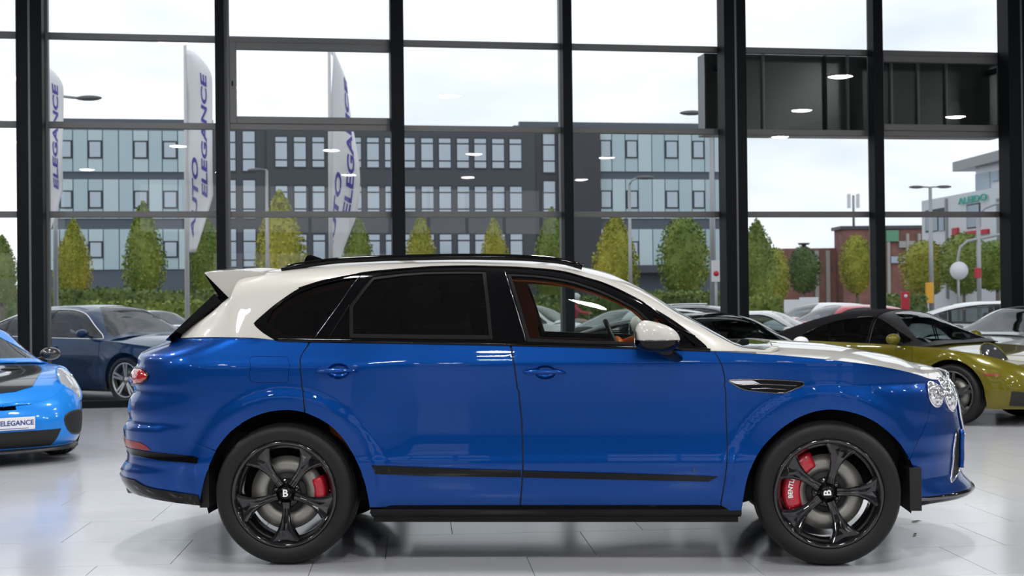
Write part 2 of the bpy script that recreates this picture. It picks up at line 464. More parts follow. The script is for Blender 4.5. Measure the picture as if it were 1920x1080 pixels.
for x in list(np.arange(XL + 2.6, -4.6, 1.8)) + list(np.arange(.3, XRR - 1.2, 1.8)): MB().box((x - .06, YB - .2, 4.5), (x + .06, YB - .08, 6.5)).build('window_bar', M_FRAME, wb)  # upper window band is unseen, added to put bright reflections on the SUV flank
for x0_, x1_ in BX:
    for x in np.linspace(x0_, x1_, 4)[1:-1]: MB().box((x - .05, YB - .2, .9), (x + .05, YB - .08, 3.6)).build('window_bar', M_FRAME, wb)
    MB().box((x0_, YB - .2, 2.6), (x1_, YB - .08, 2.7)).build('window_bar', M_FRAME, wb)
cm = MB(); cm.prism([(XL - .3, YB - .3), (XRR + .3, YB - .3), (XRR + .3, wallY(XRR) + .1), (XL - .3, wallY(XL) + .1)], .25, lambda u, v, w: (u, v, HC + w))
ceil = tag(cm.build('ceiling', M_CEIL), kind='structure')
M_LAMP = emit('lamp_diffuser', (1.0, .985, .96), 215.0)
M_LBODY = principled('lamp_housing', (.55, .55, .56), .4, .5)
proto = thing('high_bay_lamp', 'round high-bay lamp with grey bell housing hung from the showroom ceiling', 'lamp', (0, 0, 0), 0, 'high-bay ceiling lamps')
a = MB(); a.lathe([(.05, .42), (.10, .40), (.14, .28), (.30, .10), (.31, .0), (.295, .0), (.28, .09), (.001, .11)], 28, 'z'); a.build('lamp_shade', M_LBODY, proto)
b = MB(); b.lathe([(.001, -.02), (.18, -.015), (.285, .012)], 28, 'z'); b.build('lamp_diffuser', M_LAMP, proto)
c = MB(); c.tube([(0, 0, .40), (0, 0, HC - 6.3)], .012, 6); c.build('lamp_rod', M_LBODY, proto); proto.scale = (.95, .95, 1)
lamps = [(x + (2.2 if j % 2 else 0), y) for j, y in enumerate((-20, -11.5, -4.5, 1.0, 6.2)) for x in (-14.3, -9.5, -4.7, .1, 4.9, 9.7, 14.5)]
for i, (x, y) in enumerate(lamps):
    o = proto if i == 0 else copy_tree(proto)
    o.location = (x + .6, y, 6.3)
# ================================================================== car surfaces
class CarSurf:
    """body = flanks given as half-width Y(x, z) closed round at both ends, a crowned deck on top, and a greenhouse"""
    def __init__(s, xf, xr, width, zs, crown, ztop, Lf=.75, nf=2.4, Lr=.6, nr=2.6, LA=5.2, tc=.18, tn=8.0, tm=2.5, inset=.012, cp=2.2):
        s.xf, s.xr, s.width, s.zs, s.crown, s.ztop = xf, xr, width, zs, crown, ztop
        s.Lf, s.nf, s.Lr, s.nr, s.LA, s.inset, s.cp = Lf, nf, Lr, nr, LA, inset, cp
        tt = 1 - (1 - np.linspace(0, 1, 2001)) ** 2
        s.prof = lambda t: (1 - tc * t) * np.maximum(1 - np.clip(t, 0, 1) ** tn, 0) ** (1 / tm)
        yy = s.prof(tt); L = np.concatenate([[0], np.cumsum(np.hypot(np.diff(yy) * .92, np.diff(tt) * .5))]); s._t, s._q = tt, L / L[-1]
    def t_of_q(s, q): return np.interp(q, s._q, s._t)
    def q_of_t(s, t): return np.interp(t, s._t, s._q)
    def Y(s, x, z):
        x = np.asarray(x, float); z = np.asarray(z, float)
        a = np.clip((s.xf(z) - x) / s.Lf, 0, 1); b = np.clip((x - s.xr(z)) / s.Lr, 0, 1)
        return s.width(x, z) * (1 - (1 - a) ** s.nf) ** (1 / s.nf) * (1 - (1 - b) ** s.nr) ** (1 / s.nr)
    # flank: a runs from the middle of the tail (0) round to the middle of the nose (LA)
    def x_of(s, a, z):
        r, f = s.xr(z), s.xf(z); return r + (f - r) * (1 - np.cos(np.pi * a / s.LA)) / 2
    def a_of(s, x, z):
        r, f = s.xr(z), s.xf(z); return s.LA / np.pi * np.arccos(np.clip(1 - 2 * (x - r) / (f - r), -1, 1))
    def side(s, a, z):
        a = np.asarray(a, float); z = np.asarray(z, float)
        far = (a < 0) | (a > s.LA); aa = np.where(a < 0, -a, np.where(a > s.LA, 2 * s.LA - a, a))
        x = s.x_of(aa, z); y = s.Y(x, z)
        return np.stack([x, np.where(far, y, -y), z], -1)
    # deck: x and the share of the half-width
    def deck(s, x, v):
        x = np.asarray(x, float); v = np.asarray(v, float); z0 = s.zs(x); y = s.Y(x, z0)
        z = z0 + s.crown(x) * (1 - np.abs(v) ** s.cp)
        return np.stack([x, y * v, z], -1)
    def Wb(s, x): return np.maximum(s.Y(x, s.zs(x)) - s.inset, 0)
    def green(s, x, q):
        x = np.asarray(x, float); q = np.asarray(q, float); far = q > 1; qq = np.where(far, 2 - q, q)
        t = s.t_of_q(qq); y = s.Wb(x) * s.prof(t); z0 = s.zs(x); z = z0 + np.maximum(s.ztop(x) - z0, .005) * t
        return np.stack([x, np.where(far, y, -y), z], -1)
    def Yg(s, x, z):
        z0 = s.zs(x); h = np.maximum(s.ztop(x) - z0, 1e-3); t = (z - z0) / h
        return np.where(t > 1, 0, s.Wb(x) * s.prof(np.clip(t, 0, 1)))
    def q_at(s, x, z):
        z0 = s.zs(x); return float(s.q_of_t(np.clip((z - z0) / np.maximum(s.ztop(x) - z0, 1e-3), 0, 1)))

def seg_wheel(R, rr, width, face, rot0=0.0, tread=True):
    """meshes of one wheel, centre at the origin, outer face towards -y; R tyre radius, rr rim radius"""
    w = width / 2
    t = MB(); pr = [(rr - .012, -w * .80), (rr + .004, -w * .90), (rr + .018, -w * .97), (rr + (R - rr) * .45, -w * 1.03), (rr + (R - rr) * .78, -w * .98),
          (R - .012, -w * .86), (R - .002, -w * .70)]
    mid = []
    for g in (-.42, 0, .42):
        mid += [(R, (g - .07) * w), (R - .008, (g - .06) * w), (R - .008, (g + .06) * w), (R, (g + .07) * w)]
    pr = pr + mid + [(r, -h) for r, h in reversed(pr)]
    t.lathe(pr, 72)
    return t
# ================================================================== the two-tone SUV
# ground frame of the car: x forward, y away from the camera, found from the two hub caps and the tyre contact
_hr = at_depth(535, 925, -8 + 7.94); _hf = at_depth(1552, 925, -8 + 7.735)
_ax = _hf - _hr; _ax[2] = 0; WBASE = float(np.linalg.norm(_ax)); _ax /= WBASE; _ay = np.array([-_ax[1], _ax[0], 0])
HUBY = .965
ORG = (_hr + _hf) / 2 + _ay * HUBY; ORG[2] = 0
SUV_YAW = math.atan2(_ax[1], _ax[0])
XW = WBASE / 2
_R3 = np.stack([_ax, _ay, np.array([0, 0, 1.0])])
def to_local(p): return _R3 @ (np.asarray(p) - ORG)
def ray_l(px, py):
    o, d = ray(px, py); return _R3 @ (o - ORG), _R3 @ d
def at_y(px, py, y):                             # car-frame point of that ray at lateral y
    o, d = ray_l(px, py); return o + d * ((y - o[1]) / d[1])
def proj_l(P):
    P = np.asarray(P, float); Wd = P @ _R3 + ORG; v = Wd - CAM; w = v @ _f
    return CX + FPX * (v @ _r) / w, CY - FPX * (v @ _u) / w

_secZ = [.15, .22, .31, .38, .44, .50, .555, .60, .66, .75, .87, .98, 1.06, 1.10, 1.15, 1.25]
_secY = [.86, .885, .918, .938, .945, .949, .957, .951, .946, .943, .944, .949, .956, .959, .949, .925]
_sec = pchip(_secZ, _secY)
AZ = .40                                          # height of the wheel-arch centres
def suv_width(x, z):
    x = np.asarray(x, float); z = np.asarray(z, float)
    w = _sec(z)
    rh = sstep(x, -.72, -1.18) * np.exp(-((z - .90) / .30) ** 2) * .036
    fh = sstep(x, .95, 1.5) * np.exp(-((z - .92) / .26) ** 2) * .030
    w = w + rh + fh
    for xc in (-XW, XW):
        r = np.hypot(x - xc, (z - AZ)); base = _sec(np.maximum(z, .60))
        k = 1 - sstep(r, .515, .60)
        up = sstep(z, .20, .55)
        w = w + k * (.012 + .020 * (1 - up))
    w = w - .05 * sstep(x, -1.75, -2.7) - .05 * sstep(x, 1.75, 2.6)
    return w
LF, NF, LR, NR = .80, 2.3, .62, 2.7
def _corner_sil(px, py, front):
    """x of the middle of nose or tail at the height where the outline passes this pixel"""
    z = 1.0; xe = 2.45 if front else -2.55
    for _ in range(40):
        d = np.linspace(0, LF if front else LR, 80); n = NF if front else NR; L = LF if front else LR
        x = xe - d if front else xe + d
        y = -.90 * (1 - (1 - d / L) ** n) ** (1 / n)
        X, Yp = proj_l(np.stack([x, y, np.full_like(x, z)], -1)); i = int(np.argmax(X) if front else np.argmin(X))
        xe += (px - X[i]) / 318 ; z += (Yp[i] - py) / 318
    return z, xe
_FS = [(1772.6, 709), (1784, 722), (1790, 737), (1795, 758), (1798, 778), (1802, 798), (1803, 806), (1801, 830), (1801, 870), (1803, 900), (1797, 925), (1790, 940)]
_RS = [(321, 636), (283, 652), (264, 663), (260, 671), (261, 682), (256, 690), (250, 720), (255, 728), (243, 752), (241.5, 768), (245, 784),
       (232, 798), (235, 825), (240, 845), (239, 861), (226, 878), (229, 895), (240, 913), (262, 930)]
_fz = [_corner_sil(a, b, True) for a, b in _FS]; _rz = [_corner_sil(a, b, False) for a, b in _RS]
suv_xf = pchip([z for z, _ in _fz], [x for _, x in _fz]); suv_xr = pchip([z for z, _ in _rz], [x for _, x in _rz])

class _Tmp: pass
def hit(Yf, px, py):
    o, d = ray_l(px, py); ys = np.linspace(-1.15, -.005, 900); lam = (ys - o[1]) / d[1]; X = o[0] + lam * d[0]; Z = o[2] + lam * d[2]
    g = -ys - Yf(X, Z); i = np.argmax(g <= 0)
    if g[i] > 0: i = int(np.argmin(g)); return X[i], Z[i]
    if i == 0: return X[0], Z[0]
    k = g[i - 1] / (g[i - 1] - g[i]); return X[i - 1] + k * (X[i] - X[i - 1]), Z[i - 1] + k * (Z[i] - Z[i - 1])
SUV = CarSurf(suv_xf, suv_xr, suv_width, None, None, None, LF, NF, LR, NR)
# top edge of the flanks (where blue meets white or glass), from tail to nose
_ZS = [(300, 645), (319, 637), (334, 634), (394, 632), (464, 633), (533, 639), (640, 641), (800, 644), (1000, 648), (1189, 653), (1333, 658),
       (1440, 664), (1525, 671), (1581, 677), (1637, 684), (1694, 695), (1722, 702.5), (1748, 711)]
_zsl = [hit(SUV.Y, a, b) for a, b in _ZS]
_tipz, _tipx = _fz[0]; _tailz, _tailx = _rz[2]
_tipz2 = _zsl[-1][1] - .055
_zsx = [x for x, _ in _zsl]; _zsz = [z for _, z in _zsl]
_tx = float(suv_xf(_tipz2)); _rx = float(suv_xr(_tailz))
suv_zs = pchip([_rx - .02, _rx + .03] + _zsx + [(_zsx[-1] + _tx) / 2, _tx + .02], [_tailz, _tailz + .012] + _zsz + [(_zsz[-1] + _tipz2) / 2 + .014, _tipz2])
SUV.zs = suv_zs
# middle line of bonnet and tail deck
_HD = [(1380, 636), (1407, 635.5), (1497, 639.6), (1553, 644), (1609, 654), (1665.6, 665.5), (1722, 681), (1750, 692), (1768, 702)]
_hd = [at_y(a, b, .1) for a, b in _HD]
_hc = pchip([-2.6, -2.2, .9] + [p[0] for p in _hd] + [_tx - .03, _tx + .02],
            [.0, .02, .045] + [max(float(p[2] - suv_zs(p[0])), .004) for p in _hd] + [.008, .0])
SUV.crown = _hc
# greenhouse middle line
_GT = [(334, 629, -.5), (422, 566, -.5), (433, 558.6, -.45), (470, 532, -.3), (498, 514, 0), (530, 507, 0), (560, 501.5, 0), (600, 496, 0), (671, 490, 0), (754, 485.5, 0), (850, 483.5, 0),
       (950, 485, 0), (1030, 489.5, 0), (1060, 493.5, 0), (1094, 501, 0), (1139, 512, 0), (1178, 527, 0), (1219, 548, 0), (1261, 576, 0), (1303, 599.4, 0),
       (1344.4, 623, 0), (1372, 637, 0)]
_gt = [at_y(a, b, c) for a, b, c in _GT]
_gz = pchip([-2.62] + [_gt[0][0] - .05] + [p[0] for p in _gt] + [_gt[-1][0] + .08, 2.6], [1.1, float(_gt[0][2]) - .035] + [p[2] for p in _gt] + [float(suv_zs(_gt[-1][0] + .08)) + .05, .9])
SUV.ztop = lambda x: np.maximum(_gz(x), suv_zs(x) + .012)

def S(px, py):                                    # pixel -> flank coordinates
    x, z = hit(SUV.Y, px, py); return float(SUV.a_of(x, z)), float(z)
def SX(x, z): return float(SUV.a_of(x, z)), float(z)
def G(px, py):                                    # pixel -> greenhouse coordinates
    x, z = hit(SUV.Yg, px, py); return float(x), SUV.q_at(x, z)
def smooth_px(P, step=9.0):
    """Catmull-Rom through traced pixels"""
    P = [np.array(p, float) for p in P]; out = []
    for i in range(len(P) - 1):
        p0 = P[max(i - 1, 0)]; p1 = P[i]; p2 = P[i + 1]; p3 = P[min(i + 2, len(P) - 1)]
        n = max(1, int(np.hypot(*(p2 - p1)) / step))
        for k in range(n):
            t = k / n; out.append(.5 * (2 * p1 + (p2 - p0) * t + (2 * p0 - 5 * p1 + 4 * p2 - p3) * t * t + (3 * p1 - p0 - 3 * p2 + p3) * t ** 3))
    return [tuple(p) for p in out] + [tuple(P[-1])]
def sp(P): return [S(*p) for p in P]
def gp(P): return [G(*p) for p in P]
def spc(P): return sp(smooth_px(P))
def gpc(P): return gp(smooth_px(P))
def top_run(x0, x1, n=24, dz=0.0): return [SX(x, float(suv_zs(x)) - dz) for x in np.linspace(x0, x1, n)]

M_BLUE = paint('blue_pearl_paint', (.0002, .050, .262), .72, .33)
M_BLUE.node_tree.nodes['Principled BSDF'].inputs['Coat IOR'].default_value = 1.30
M_WHITE = paint('ivory_pearl_paint', (.50, .485, .455), .0, .32)
M_BLACK = principled('gloss_black', (.002, .002, .0025), .06, 0, Specular_IOR_Level=.25)
M_SATIN = principled('satin_black_plastic', (.012, .012, .013), .38)
M_RUB = principled('tyre_rubber', (.0075, .0075, .008), .50, 0, Specular_IOR_Level=.3)
M_DARK = principled('dark_underbody', (.006, .006, .007), .7)
M_CHROME = principled('chrome_trim', (.82, .82, .84), .07, 1.0)
M_DCHROME = principled('dark_chrome_trim', (.16, .16, .17), .12, 1.0)
M_RIM = principled('gloss_black_alloy', (.005, .005, .006), .09, 0, Coat_Weight=.6)
M_DISC = principled('brake_disc_steel', (.30, .29, .265), .42, .8)
M_RED = principled('red_caliper_paint', (.42, .008, .022), .25, 0, Coat_Weight=.5)
M_REDL = principled('red_lamp_lens', (.36, .006, .010), .08, 0, Coat_Weight=1.0)
M_REDR = principled('red_reflector', (.22, .008, .012), .2)
M_ORANGE = principled('orange_leather', (.85, .18, .012), .45)
M_INT = principled('black_leather', (.012, .011, .011), .45)
M_WLET = principled('white_lettering', (.82, .82, .82), .35)
M_GLASS = glass('clear_car_glass', (.78, .83, .80))
M_TINT = glass('privacy_car_glass', (.085, .085, .08))
M_SHIELD = glass('windscreen_glass', (.72, .80, .78))

suv = thing('suv_car', 'royal blue and ivory two-tone luxury SUV with gloss black wheels, in side view', 'car', ORG, SUV_YAW)
side, green, deck = SUV.side, SUV.green, SUV.deck

# ---- seams and arches, traced
SEAM_R = [(580, 643), (577, 649), (571, 657), (565.5, 667), (563, 682), (565, 710), (568, 738), (571, 766)]
SEAM_B = [(957, 648), (960, 658), (965, 691), (971, 730), (973.5, 745), (978, 787), (980.4, 850), (979.5, 897), (975, 952)]
SEAM_F = [(1339, 659), (1350.6, 678), (1357.7, 700.6), (1360.5, 729), (1362, 785), (1364, 841), (1361, 891), (1349.5, 957)]
ARCH_RL = [(571, 774), (540, 769.5), (500, 774), (462, 789), (430, 813), (405, 846), (388, 885), (378.5, 920), (375, 947)]
ARCH_RR = [(571, 774), (604, 789), (634, 813), (657, 845), (674, 880), (685.5, 915), (692, 952)]
ARCH_F = [(1391, 957), (1395, 930), (1403, 893), (1417, 860), (1436, 832), (1472, 799), (1510, 778), (1552, 768.5), (1598, 774), (1640, 791), (1682, 826), (1706, 862)]
ARCH_F2 = [(1706, 862), (1716, 885), (1722, 907), (1727, 938)]
aR, aB, aF = spc(SEAM_R), spc(SEAM_B), spc(SEAM_F)
xR = hit(SUV.Y, *SEAM_R[0])[0]; xB = hit(SUV.Y, *SEAM_B[0])[0]; xF = hit(SUV.Y, *SEAM_F[0])[0]
_nrl = len(smooth_px(ARCH_RL[:6])) - 1
A_TG = .40                                         # where the tailgate meets the quarter panel, along the flank
GAP = .0028
def ell(cx, cy, rx, ry, n=28): return [(cx + rx * math.cos(2 * math.pi * i / n), cy + ry * math.sin(2 * math.pi * i / n)) for i in range(n)]
def both(o, name=None): return o, mirror_y(o, name)

# quarter panel with fuel flap
xq = float(SUV.x_of(A_TG, 1.15))
flap = [(472, 668), (537, 668.5), (541, 673), (541.5, 713), (537, 718), (474, 717.5), (468, 712), (467, 674)]
q_out = [(A_TG, float(suv_zs(SUV.x_of(A_TG, 1.13))))] + top_run(xq + .03, xR, 16) + aR + spc(ARCH_RL)[:_nrl + 1] + [(S(330, 812)[0], S(330, 812)[1] - .006), (S(290, 800)[0], S(290, 800)[1] - .006), (A_TG, S(290, 800)[1] - .006)]
for o in both(panel('quarter_panel', side, q_out, M_BLUE, suv, holes=[sp(flap)], res=.024, gap=GAP)): pass
for o in both(panel('fuel_flap', side, sp(flap), M_BLUE, suv, res=.024, gap=.0022)): pass
# rear door
hr = ell(634.5, 696, 21, 15); hf = ell(1022.5, 698, 20, 13.5)
rd_out = top_run(xR, xB, 24) + aB + list(reversed(spc(ARCH_RR))) + list(reversed(aR))
rd = panel('rear_door', side, rd_out, M_BLUE, suv, holes=[sp(hr)], res=.022, gap=GAP)
fd_out = top_run(xB, xF, 24) + aF + list(reversed(aB))
fd = panel('front_door', side, fd_out, M_BLUE, suv, holes=[sp(hf)], res=.022, gap=GAP)
VENT = [(1364, 712.5), (1400, 711.5), (1450, 712), (1506, 716), (1507.5, 722), (1489, 730), (1471, 737), (1456, 737), (1398, 731), (1378, 722)]
SEAM_N = [(1706, 862), (1722, 825), (1738, 790), (1744, 760), (1740, 732), (1748, 712.5)]
ff_out = top_run(xF, hit(SUV.Y, 1747, 712)[0], 24) + list(reversed(spc(SEAM_N))) + list(reversed(spc(ARCH_F))) + list(reversed(aF))
ff = panel('front_fender', side, ff_out, M_BLUE, suv, holes=[sp(VENT)], res=.022, gap=GAP * .6)
rd2, fd2, ff2 = mirror_y(rd), mirror_y(fd), mirror_y(ff)
# bumpers wrap round the ends
A_ = SUV.LA
zb0 = .262
near = list(reversed(spc(ARCH_RL[:-1] + [(375.5, 938)])[_nrl:])) + [S(330, 812), S(290, 800), (A_TG, S(290, 800)[1])]
zq = S(290, 800)[1]
rb = near[::1]
rb_out = [p for p in near] + [(0, zq)] + [(-a, z) for a, z in reversed(near)] + [(-S(375, 947)[0], S(375, 940)[1]), (-.9, .37), (-.5, .45), (0, .46), (.5, .45), (.9, .37), (S(375, 947)[0], S(375, 940)[1])]
panel('rear_bumper', side, rb_out, M_BLUE, suv, res=.03, gap=.001)
tz1 = [(A_TG * k / 6, float(suv_zs(SUV.x_of(abs(A_TG * k / 6), 1.10)))) for k in range(-6, 7)]
panel('tailgate', side, [(-A_TG, zq), (A_TG, zq)] + list(reversed(tz1)), M_BLUE, suv, res=.03, gap=GAP)
nn = spc(SEAM_N)
xs_ = np.linspace(hit(SUV.Y, 1747, 712)[0], _tx, 10)
ntop = [SX(x, float(suv_zs(x))) for x in xs_]
near = list(reversed(spc(ARCH_F2))) + nn + ntop
INT_ = [(1.1, 0)]
fb_out = near + [(2 * A_ - a, z) for a, z in reversed(near)]
fb = panel('front_bumper', side, fb_out, M_BLUE, suv, res=.026, gap=.001)
# bonnet, ivory
cowl = [(1.17, -.93), (1.20, -.6), (1.27, -.3), (1.29, 0), (1.27, .3), (1.20, .6), (1.17, .93)]
bx = np.concatenate([np.linspace(1.2, 2.0, 14), _tx - .38 * np.cos(np.linspace(0, math.pi / 2, 14))[1:] ** 1.6])
hood = panel('bonnet', deck, [(1.12, -1.0), (1.12, -.93)] + cowl[1:-1] + [(1.12, .93), (1.12, 1.0)] + [(x, 1.0) for x in bx] + [(x, -1.0) for x in reversed(bx)], M_WHITE, suv, res=.035, thick=.02)
panel('tail_deck', deck, [(_rx + .003, -1), (-2.0, -1), (-2.0, 1), (_rx + .003, 1)], M_BLUE, suv, res=.04, thick=.0)
panel('cowl_cover', deck, [(.95, -.95), (1.34, -.8), (1.34, .8), (.95, .95)], M_SATIN, suv, res=.06, thick=0, offset=-.012)

# ---- greenhouse: ivory roof with pillars, black side frames, glass
DLO = [(514, 637), (494, 625), (478, 611), (475.5, 606), (480, 601), (489, 593), (519, 568), (561, 540.5), (603, 527), (644, 517.5), (686, 511), (754, 504.4), (810, 500.5), (893, 499), (977, 501.7),
       (1025, 505), (1060, 510), (1080, 515), (1122, 527.5), (1164, 545), (1205, 566), (1261, 599), (1303, 630), (1330, 653)]
dlo = gpc(DLO); dlo[0] = (dlo[0][0], 0.0); dlo[-1] = (dlo[-1][0], 0.0)
x_rb = at_y(334, 631, -.8)[0]
nearb = [(x_rb, 0.0), ((x_rb + dlo[0][0]) / 2, 0)] + dlo + [(1.2, .10), (1.26, .35), (1.30, .7), (1.31, 1.0)]
farb = [(x, 2 - q) for x, q in reversed(nearb[:-1])]
xt = lambda px, py, y=0: float(at_y(px, py, y)[0])
rear_edge = [(x_rb + .02, 1.0)]
q_a = lambda x, d: None
ws = [(.42, .62), (.62, .50), (.85, .36), (1.05, .22), (1.17, .16), (1.225, .35), (1.262, .7), (1.27, 1.0)]
ws = ws + [(x, 2 - q) for x, q in reversed(ws[:-1])] + [(.36, 1.3), (.34, 1.0), (.36, .7)]
xsp = xt(433, 559, -.4)
bl = [(x_rb + .06, .32), (x_rb + .04, 1.0), (x_rb + .06, 1.68), (xsp - .02, 1.62), (xsp - .01, 1.0), (xsp - .02, .38)]
sr = [(-.95, .66), (-.95, 1.34), (.12, 1.34), (.16, 1.0), (.12, .66)]
roof = panel('roof', green, nearb + farb, M_WHITE, suv, holes=[ws, bl, sr], res=.022, thick=.015)
panel('windscreen', green, ws, M_SHIELD, suv, res=.05, thick=0, offset=-.006)
panel('rear_screen', green, bl, M_TINT, suv, res=.05, thick=0, offset=-.006)
panel('sunroof', green, sr, M_BLACK, suv, res=.05, thick=0, offset=-.004)
G_Q = [(500, 604), (511, 582), (534, 563), (561, 548), (598, 534.5), (636, 525), (672, 520), (586, 633), (541, 632), (522, 627), (508, 617)]
G_R = [(699, 518), (754, 511.5), (800, 508.5), (860, 507.5), (911, 508), (918, 570), (924, 636), (790, 635), (655, 633), (655, 573)]
G_F = [(950, 512), (1000, 514), (1040, 519), (1080, 527), (1122, 541), (1164, 560), (1195, 577), (1221, 601), (1231, 648), (1100, 644.5), (989, 641), (970, 575)]
G_T = [(1224, 589), (1250, 604), (1282, 627), (1308, 650), (1240, 648)]
frame_out = dlo + [(x, 0.0) for x in np.linspace(dlo[-1][0], dlo[0][0], 40)[1:-1]]
gl = [gp(G_Q), gp(G_R), gp(G_F), gp(G_T)]
fr = panel('window_frame', green, frame_out, M_BLACK, suv, holes=gl, res=.024, thick=.02, gap=.001)
fr2 = mirror_y(fr)
for nm, pl, mt in (('quarter_window', gl[0], M_TINT), ('rear_door_window', gl[1], M_TINT), ('front_door_window', gl[2], M_GLASS), ('corner_window', gl[3], M_GLASS)):
    both(panel(nm, green, pl, mt, suv, res=.05, thick=0, offset=-.008))
# grey rubber seals round the two door windows, door gaps in the black frame, belt strip
def tube_on(name, surf, pts, r, mat, parent, off=.0, closed=False, res=.03, flat=1.0, seg=6):
    D = np.array(densify(pts, res, closed)); P = surf(D[:, 0], D[:, 1]); e = 1e-4
    N = np.cross(surf(D[:, 0] + e, D[:, 1]) - surf(D[:, 0] - e, D[:, 1]), surf(D[:, 0], D[:, 1] + e) - surf(D[:, 0], D[:, 1] - e))
    N /= np.maximum(np.linalg.norm(N, axis=1, keepdims=True), 1e-12)
    return MB().tube(P + N * off, r, seg, closed).build(name, mat, parent)
M_SEAL = principled('grey_rubber_seal', (.010, .010, .011), .6, 0, Specular_IOR_Level=.1)
def strip_on(pl, w): return inset_poly(densify(pl, .03), w)
for i, hw in ((1, .02), (2, .018)):
    both(panel('window_seal', green, gl[i], M_SEAL, suv, holes=[strip_on(gl[i], hw)], res=.03, thick=.008, offset=-.004))
both(tube_on('frame_seam', green, gp([(676, 517), (640, 565), (589, 635)]), .0025, M_DCHROME, suv, .001))
both(tube_on('frame_seam', green, gp([(655, 572), (636, 602), (617, 633)]), .0025, M_SEAL, suv, .001))
both(tube_on('frame_seam', green, gp([(946, 509), (965, 570), (986, 640)]), .0035, M_DCHROME, suv, .001))
both(tube_on('belt_moulding', side, top_run(xR - .18, xF - .02, 60, -.004), .011, M_BLACK, suv, .0, seg=8))
both(tube_on('header_moulding', green, gp([(560, 541), (603, 527.5), (686, 511.5), (810, 501), (893, 499.8), (977, 502.5), (1060, 511), (1122, 528.5), (1205, 567), (1303, 631)]), .005, M_BLACK, suv, .003))
# ---- roof rails
def rail(sgn):
    T = [(529, 507.5), (547, 500.5), (575, 496), (640, 488), (754, 483.2), (850, 481.5), (950, 482.5), (1030, 487), (1060, 491), (1092, 500.5)]
    P = [at_y(a, b, -.585) for a, b in T]; P = [(p[0], sgn * p[1], p[2]) for p in P]
    return MB().tube([tuple(np.array(p)) for p in densify_3(P, .05)], .019, 10).build('roof_rail', M_BLACK, suv)
def densify_3(P, res):
    P = np.array(P); d = np.concatenate([[0], np.cumsum(np.linalg.norm(np.diff(P, axis=0), axis=1))]); n = int(d[-1] / res) + 2
    q = np.linspace(0, d[-1], n); return np.stack([pchip(d, P[:, i])(q) for i in range(3)], -1)
rail(1); rail(-1)
fin = MB(); p0 = at_y(597, 488, 0)
fin.prism([(-.10, -.03), (.10, -.03), (.02, .012), (-.045, .035), (-.075, .03)], .05, lambda u, v, w: (p0[0] + u, w - .025, p0[2] + v)); fin.build('roof_antenna', M_BLACK, suv, .012)
# ---- roof spoiler
spo = [(378, 513.5), (400, 510), (458, 507), (499, 511.5), (433, 559)]
sl = [at_y(a, b, -.60) for a, b in spo]; 
def spoiler():
    n = 25; P = np.zeros((n, 6, 3))
    for i, y in enumerate(np.linspace(-.64, .64, n)):
        k = (abs(y) / .64) ** 3; tuck = .03 * k
        pts = [sl[0], sl[1], sl[2], sl[3], sl[4], sl[0]]
        for j, p in enumerate(pts):
            dz = .028 * (1 - (y / .64) ** 2) if j in (0, 1, 2, 3, 5) else 0
            dx = -.05 * (1 - (abs(y) / .64) ** 2.2) if j in (0, 5, 1) else 0
            P[i, j] = (p[0] + dx + (tuck if j in (0, 5) else 0), y * 1.0, p[2] + dz - (.004 if j == 5 else 0))
    m = MB(); m.grid(P[:, :5], True)
    for i in (0, n - 1): m.add([tuple(P[i, j]) for j in range(5)], [(0, 1, 2, 3, 4)])
    o = m.build('roof_spoiler', M_WHITE, suv)
    u = MB(); a, b = sl[0], sl[4]; ins = np.array([.004, 0, -.022]); q0 = at_y(382, 521, -.60); q1 = at_y(421, 567, -.60)
    Q = np.zeros((n, 4, 3))
    for i, y in enumerate(np.linspace(-.643, .643, n)):
        dz = .028 * (1 - (y / .64) ** 2); dx = -.05 * (1 - (abs(y) / .643) ** 2.2); tuck = .03 * (abs(y) / .643) ** 3
        for j, p in enumerate((a, b, q1, q0)):
            e = j in (0, 3); Q[i, j] = (p[0] + ((dx + tuck) if e else 0), y, p[2] + (dz if e else 0) + (.001 if j == 0 else 0))
    u.grid(Q, True); u.grid(Q[:, [3, 0]], True)
    for i in (0, n - 1): u.add([tuple(Q[i, j]) for j in range(4)], [(0, 1, 2, 3)])
    u.build('spoiler_underside', M_BLACK, suv)
spoiler()
for sg in (1, -1):                                  # black winglets beside the rear screen
    w = MB(); W4 = [(400, 551), (421.5, 566), (334, 630), (322, 637)]; A4 = [at_y(a, b, -.62) for a, b in W4]
    ys = [-.60, -.70, -.80, -.74]; ys2 = [-.40, -.5, -.66, -.6]
    w.add([(p[0], sg * y, p[2]) for p, y in zip(A4, ys)] + [(p[0] + .05, sg * y, p[2] - .02) for p, y in zip(A4, ys2)],
          [(0, 1, 2, 3), (7, 6, 5, 4), (0, 4, 5, 1), (1, 5, 6, 2), (2, 6, 7, 3), (3, 7, 4, 0)]); w.build('rear_winglet', M_BLACK, suv)
# ---- dark backing behind the panel gaps
for o in (tube_on('seam_backing', side, aR, .012, M_DARK, suv, -.016), tube_on('seam_backing', side, aB, .012, M_DARK, suv, -.016),
          tube_on('seam_backing', side, aF, .012, M_DARK, suv, -.016), tube_on('seam_backing', side, sp(flap), .012, M_DARK, suv, -.016, True)): mirror_y(o)
